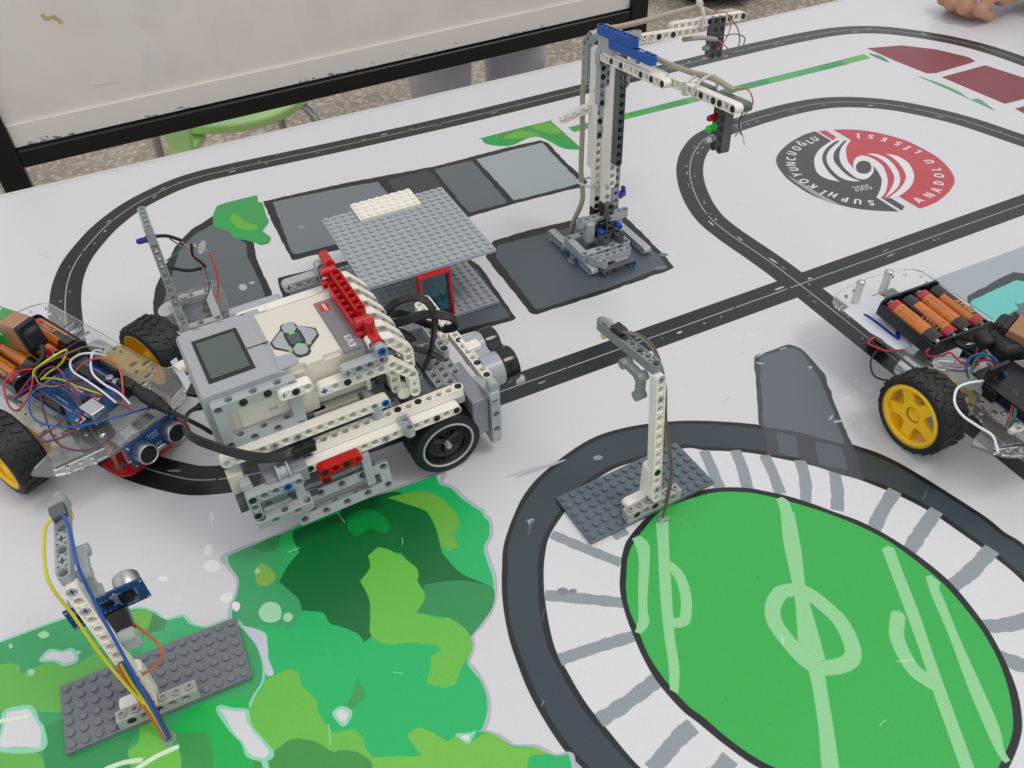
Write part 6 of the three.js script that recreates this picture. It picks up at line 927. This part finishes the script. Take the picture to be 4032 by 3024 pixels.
const pcbTex = canvasTex(512, 400, (c, w, h) => {
  c.fillStyle = '#15477c'; c.fillRect(0, 0, w, h); let s = 5; const r = () => { s = (s * 1664525 + 1013904223) >>> 0; return s / 4294967296; };
  c.strokeStyle = '#2a66a2'; c.lineWidth = 2; for (let i = 0; i < 90; i++) { let x = r() * w, y = r() * h; c.beginPath(); c.moveTo(x, y); for (let k = 0; k < 3; k++) { if (r() > 0.5) x += (r() - 0.5) * 120; else y += (r() - 0.5) * 100; c.lineTo(x, y); } c.stroke(); }
  c.fillStyle = '#cdd3d8'; for (let i = 0; i < 60; i++) { const x = r() * w, y = 50 + r() * (h - 100); c.fillRect(x, y, 4 + r() * 6, 3 + r() * 3); } c.fillStyle = '#14161a'; for (let i = 0; i < 16; i++) c.fillRect(60 + r() * 400, 70 + r() * 260, 8 + r() * 14, 6 + r() * 10);
  c.fillStyle = '#d8dde2'; for (let i = 0; i < 18; i++) { c.beginPath(); c.arc(180 + i * 17, 52, 5, 0, 7); c.fill(); c.beginPath(); c.arc(210 + i * 16, h - 50, 5, 0, 7); c.fill(); } c.fillStyle = '#0c1a2c'; for (let i = 0; i < 18; i++) { c.beginPath(); c.arc(180 + i * 17, 52, 2.4, 0, 7); c.fill(); c.beginPath(); c.arc(210 + i * 16, h - 50, 2.4, 0, 7); c.fill(); }
  c.fillStyle = '#e3e7ea'; c.font = '700 44px sans-serif'; c.fillText('UNO', 250, 190); c.font = '15px sans-serif'; c.fillText('DIGITAL (PWM~)', 250, 84); c.fillText('POWER', 230, h - 74); c.fillText('ANALOG IN', 360, h - 74); c.font = '12px sans-serif'; for (let i = 0; i < 13; i++) c.fillText(String(13 - i), 186 + i * 22, 36);
});
function mainBoard(t, m) {                        // local: x along 68.6, z across 53.4, top at y=0
  const h = new THREE.Group(); h.name = 'main_board'; h.applyMatrix4(m); t.add(h);
  const s = polyShape([[-34.3, -26.7], [30, -26.7], [32, -24.5], [34.3, -22], [34.3, 13], [32.5, 15], [32.5, 24], [30, 26.7], [-34.3, 26.7]].map(([x, y]) => [x / 1000, y / 1000])); const g = extrude(s, 0.0016); const p = g.attributes.position, uv = g.attributes.uv; for (let i = 0; i < p.count; i++) uv.setXY(i, p.getX(i) / 0.0686 + 0.5, p.getY(i) / 0.0534 + 0.5); g.rotateX(-Math.PI / 2); g.translate(0, -0.0016, 0);
  part(h, 'circuit_board', g, new THREE.MeshPhysicalMaterial({ map: pcbTex, roughness: 0.32 }));
  part(h, 'usb_port', merge([rbox(0.0162, 0.0108, 0.012, 0.0006, -0.0325, 0.0054, -0.0125)]), MAT.metal); part(h, 'power_jack', merge([rbox(0.0135, 0.0105, 0.009, 0.0008, -0.0295, 0.0053, 0.0195), T(cylX(0.0045, 0.004, 18), -0.037, 0.006, 0.0195)]), MAT.black);
  for (const [x, z, w] of [[0.0005, -0.0245, 0.021], [0.0225, -0.0245, 0.0205], [-0.001, 0.0245, 0.0205], [0.0205, 0.0245, 0.0155]]) part(h, 'pin_socket', rbox(w, 0.0085, 0.0025, 0.0003, x, 0.0043, z), MAT.black);
  part(h, 'processor', rbox(0.036, 0.004, 0.0075, 0.0004, 0.009, 0.0025, 0.0125), MAT.black); part(h, 'chip', rbox(0.007, 0.0012, 0.007, 0.0002, -0.012, 0.0006, -0.006), MAT.black); part(h, 'reset_button', merge([rbox(0.006, 0.0025, 0.006, 0.0003, -0.0275, 0.0013, -0.0222)]), MAT.metal); part(h, 'button_cap', cyl(0.0016, 0.0016, 0.0014, 14), MAT.pcbRed, [-0.0275, 0.0032, -0.0222]);
  for (const x of [-0.0165, -0.0085]) part(h, 'capacitor', T(lathe([[0, 0], [0.0032, 0], [0.0032, 0.005], [0.0028, 0.0054], [0, 0.0054]], 18), x, 0, 0.018), MAT.brushed);
  part(h, 'crystal', rbox(0.0105, 0.0035, 0.0045, 0.0017, -0.0165, 0.002, -0.001), MAT.metal);
  for (let i = 0; i < 3; i++) part(h, 'spacer', cyl(0.0028, 0.0028, 0.0072, 10), MAT.brushed, [[-0.02, 0.031, 0.031][i], -0.0052, [-0.024, -0.009, 0.019][i]]);
  return h;
}
function nineVolt(t, m, txt) {
  const h = new THREE.Group(); h.name = 'block_battery'; h.applyMatrix4(m); t.add(h);
  const tx = canvasTex(256, 256, (c, w, hh) => { c.fillStyle = '#2f8f34'; c.fillRect(0, 0, w, hh); for (let i = 0; i < 60; i++) { c.fillStyle = i % 2 ? 'rgba(20,110,40,.35)' : 'rgba(120,190,110,.25)'; c.fillRect(0, i * 4.3, w, 1.5); } c.save(); c.translate(150, 236); c.rotate(-Math.PI / 2); c.fillStyle = '#d9e6d2'; c.font = '700 44px sans-serif'; c.fillText(txt, 6, 0); c.font = '15px sans-serif'; c.fillText('9V  6LR61  ALKALINE', 8, 40); c.restore(); });
  part(h, 'label_half', rbox(0.0262, 0.0172, 0.0275, 0.0016, 0, 0, -0.0095), new THREE.MeshPhysicalMaterial({ map: tx, roughness: 0.3 }));
  part(h, 'copper_half', rbox(0.0264, 0.0174, 0.0195, 0.0016, 0, 0, 0.0138), plastic('#a8795a', 0.3, { metalness: 0.25 })); part(h, 'base', rbox(0.0258, 0.0168, 0.004, 0.001, 0, 0, -0.0245), MAT.black);
  part(h, 'snap_cap', merge([rbox(0.0262, 0.0172, 0.0048, 0.0018, 0, 0, 0.0262), rbox(0.019, 0.0135, 0.009, 0.004, 0, 0.0, 0.0305, 3)]), MAT.blackMatte);
  return h;
}
{
  const t = thing('robot_car', 'clear acrylic robot car with tangled coloured wires beside the large robot', 'robot car', [-0.166, TY, -0.722], 0.5039, 'acrylic robot cars with yellow wheels');
  chassis(t); caster(t); motor(t, -1, plastic('#d8cfae', 0.4)); motor(t, 1, plastic('#d9ae2c', 0.4)); carWheel(t, -0.0685, 0.138, -1); carWheel(t, 0.0685, 0.138, 1);
  aaHolder(t, -0.004, 0.0508, 0.081, [0.03, 0, 0]); part(t, 'standoff', cyl(0.004, 0.004, 0.0042, 12), MAT.brushed, [-0.004, 0.0489, 0.081]);
  nineVolt(t, euler([-0.0055, 0.0825, 0.074], -0.1, 0.1, Math.PI / 2 + 0.05), 'DURACELL');
  part(t, 'wire', tube(mmv('-4,80,112 -8,74,116 -14,68,112 -20,66,104 -24,66,100'), 0.0021, 30, 8), MAT.cable);
  mainBoard(t, euler([-0.0055, 0.0562, 0.156], 0, -Math.PI / 2 + Math.PI, 0));
  for (const [c, r, l] of LWIRES) part(t, 'jumper_wire', tube(mmv(l), r * 0.00088, 56, 7), wireMat(c));
  // power plug and cable
  part(t, 'power_plug', merge([T(lathe([[0, 0], [0.0044, 0], [0.0048, 0.002], [0.0048, 0.02], [0.0058, 0.021], [0.0058, 0.034], [0.005, 0.036], [0.0036, 0.0362], [0.0044, 0.0375], [0.0044, 0.0395], [0.0034, 0.04], [0.0041, 0.0412], [0.0041, 0.0428], [0.0031, 0.0434], [0.0037, 0.0446], [0.0037, 0.046], [0.0026, 0.05], [0, 0.05]], 20), 0, 0, 0, Math.PI / 2)]), MAT.blackMatte, euler([0.0148, 0.0625, 0.183], 0.1, 0.02, 0));
  part(t, 'power_cable', tube(mmv('16,58,232 20,52,243 25,44,250 29,36,254 33,30,250'), 0.0019, 30, 8), MAT.cable);
  // sensor board in front, on the clear bracket
  sonarBoard(t, euler([-0.0015, 0.0385, 0.2265], -0.22, 0.0, 0));
  part(t, 'sensor_bracket', merge([rbox(0.046, 0.003, 0.012, 0.0006, -0.002, 0.0488, 0.214), rbox(0.046, 0.02, 0.003, 0.0006, -0.002, 0.0405, 0.2215)]), MAT.acrylic); part(t, 'bracket_core', rbox(0.016, 0.008, 0.009, 0.001, 0.002, 0.0445, 0.2135), MAT.black);
  part(t, 'screw', merge([T(lathe([[0, 0.0022], [0.002, 0.002], [0.0034, 0], [0.0015, 0], [0.0015, -0.012], [0, -0.012]], 16), 0, 0, 0)]), MAT.metal, [-0.024, 0.0474, 0.199]);
  // red line sensor below the nose
  const rs = polyShape([[-30, 186], [-30, 207], [-24, 214], [-20, 214.5], [14, 216], [20, 214], [34, 213], [37, 208], [37, 188]].map(([x, z]) => [x / 1000, z / 1000])); const rg = extrude(rs, 0.0016); rg.rotateX(Math.PI / 2); rg.translate(0, 0.0118, 0); part(t, 'line_sensor', rg, MAT.pcbRed);
  for (const [x, z] of [[-0.024, 0.2], [0.03, 0.2]]) { part(t, 'standoff', merge([cyl(0.0026, 0.0026, 0.031, 6)]), plastic('#a5714f', 0.35, { metalness: 0.8 }), [x, 0.0283, z]); part(t, 'nut', cyl(0.0042, 0.0042, 0.0022, 6), MAT.brushed, [x, 0.0131, z]); }
  for (const [x, z, s] of [[-0.016, 0.208, 0.0022], [-0.01, 0.211, 0.0018], [-0.02, 0.203, 0.0018], [0.02, 0.207, 0.002]]) part(t, 'component', rbox(s * 1.4, 0.0015, s, 0.0002, x, 0.0127, z), MAT.brushed);
  for (const x of [-0.012, 0.0, 0.012]) part(t, 'optic', rbox(0.008, 0.0045, 0.004, 0.0005, x, 0.0078, 0.209), MAT.black);
  part(t, 'roller', cylX(0.0052, 0.009, 20), plastic('#e4dfd2', 0.4), [0.056, 0.052, 0.193]);
  part(t, 'spring_clip', merge([rbox(0.006, 0.0008, 0.034, 0.0003)]), MAT.metal, euler([0.051, 0.0525, 0.2], 0.25, -0.35, 0.5)); part(t, 'spring_clip', rbox(0.011, 0.004, 0.012, 0.001), MAT.black, euler([0.046, 0.05, 0.222], 0, 0.4, 0.2));
}
{
  const t = thing('robot_car', 'clear acrylic robot car with orange batteries and a paper slip on its deck', 'robot car', [0.548, TY, -0.419], 0, 'acrylic robot cars with yellow wheels');
  chassis(t); caster(t); motor(t, -1, plastic('#e0bb2f', 0.4)); motor(t, 1, plastic('#d9ae2c', 0.4)); carWheel(t, -0.0685, 0.138, -1); carWheel(t, 0.0685, 0.138, 1);
  aaHolder(t, -0.0045, 0.0515, 0.078, [0.05, 0, -0.03], 1); part(t, 'standoff', cyl(0.004, 0.004, 0.006, 12), MAT.brushed, [-0.004, 0.0492, 0.078]);
  for (const x of [-0.0335, -0.0025]) { part(t, 'spacer', cyl(0.0034, 0.0034, 0.021, 16), plastic('#dedbd2', 0.4), [x - 0.0005, 0.0576, 0.0225]); part(t, 'screw_head', T(lathe([[0, 0.0012], [0.0018, 0.001], [0.0034, 0], [0.0036, -0.0012], [0, -0.0012]], 18), 0, 0, 0), MAT.metal, [x - 0.0005, 0.0695, 0.0225]); }
  const pt = canvasTex(512, 512, (c, w, h) => { c.fillStyle = '#d3d5e0'; c.fillRect(0, 0, w, h); c.strokeStyle = '#1c3f9e'; c.lineWidth = 30; c.lineCap = 'round'; c.lineJoin = 'round'; c.beginPath(); c.moveTo(150, 150); c.bezierCurveTo(170, 230, 150, 340, 160, 410); c.lineTo(215, 365); c.stroke(); });
  const ps = [[-51, 27], [-40, 24.5], [-22, 24], [-8, 23], [-6, 50], [-10, 84], [-29, 86], [-36, 88.5], [-41, 87], [-49, 89], [-50.5, 75], [-49.5, 71], [-52, 60]]; const sh = polyShape(ps.map(([x, z]) => [x / 1000, z / 1000])); const pg = extrude(sh, 0.0003); { const p = pg.attributes.position, uv = pg.attributes.uv; for (let i = 0; i < p.count; i++) uv.setXY(i, (p.getX(i) * 1000 + 55) / 55, 1 - (p.getY(i) * 1000 - 20) / 70); } pg.rotateX(Math.PI / 2); pg.translate(0, 0.0478, 0);
  part(t, 'paper_slip', pg, new THREE.MeshStandardMaterial({ map: pt, roughness: 0.9 }));
  nineVolt(t, euler([0.02, 0.075, 0.152], 0.1, Math.PI + 0.35, 0.05), 'DURACELL');
  part(t, 'cap_sleeve', merge([rbox(0.034, 0.017, 0.026, 0.006, 0, 0, 0, 3), rbox(0.012, 0.011, 0.014, 0.004, -0.02, 0.001, -0.006, 3)]), MAT.blackMatte, euler([0.008, 0.0705, 0.1385], 0.1, -0.3, 0));
  mainBoard(t, euler([-0.008, 0.0545, 0.186], 0, Math.PI / 2, 0));
  part(t, 'motor_shield', rbox(0.038, 0.0016, 0.052, 0.0004, -0.022, 0.0668, 0.172), plastic('#0d0f13', 0.3)); part(t, 'driver_block', merge([rbox(0.02, 0.012, 0.003, 0.0004, -0.031, 0.074, 0.157), rbox(0.024, 0.01, 0.01, 0.0006, -0.03, 0.061, 0.165)]), MAT.black);
  part(t, 'toggle_switch', merge([rbox(0.015, 0.009, 0.012, 0.0008, -0.006, 0.0525, 0.122), rbox(0.008, 0.003, 0.006, 0.0006, -0.006, 0.058, 0.122)]), MAT.black);
  for (const [c, r, l] of RWIRES) part(t, 'jumper_wire', tube(mmv(l), r * 0.00088, 56, 7), wireMat(c));
  part(t, 'cable_tie', merge([T(new THREE.TorusGeometry(0.0034, 0.0009, 8, 24), 0, 0, 0, 1.2, 0.2, 0), rbox(0.005, 0.004, 0.004, 0.0008, -0.005, 0, 0)]), MAT.zip, [-0.046, 0.056, 0.196]);
  part(t, 'heat_sleeve', tube(mmv('-13,58,108 -10,57,116 -6,60,121'), 0.0024, 20, 9), MAT.blackMatte); part(t, 'holder_prop', rbox(0.01, 0.02, 0.012, 0.0015), plastic('#3a4040', 0.5), euler([-0.03, 0.0415, 0.099], 0.3, 0, 0));
  part(t, 'bracket', (() => { const s = polyShape(thickRect(0.028, 0.012, 0.003)); polyHole(s, thickRect(0.022, 0.006, 0.002)); return extrude(s, 0.003); })(), MAT.acrylic, euler([-0.029, 0.0505, 0.121], -Math.PI / 2 + 0.25, 0, -0.5));
}
renderer.render(scene, camera);
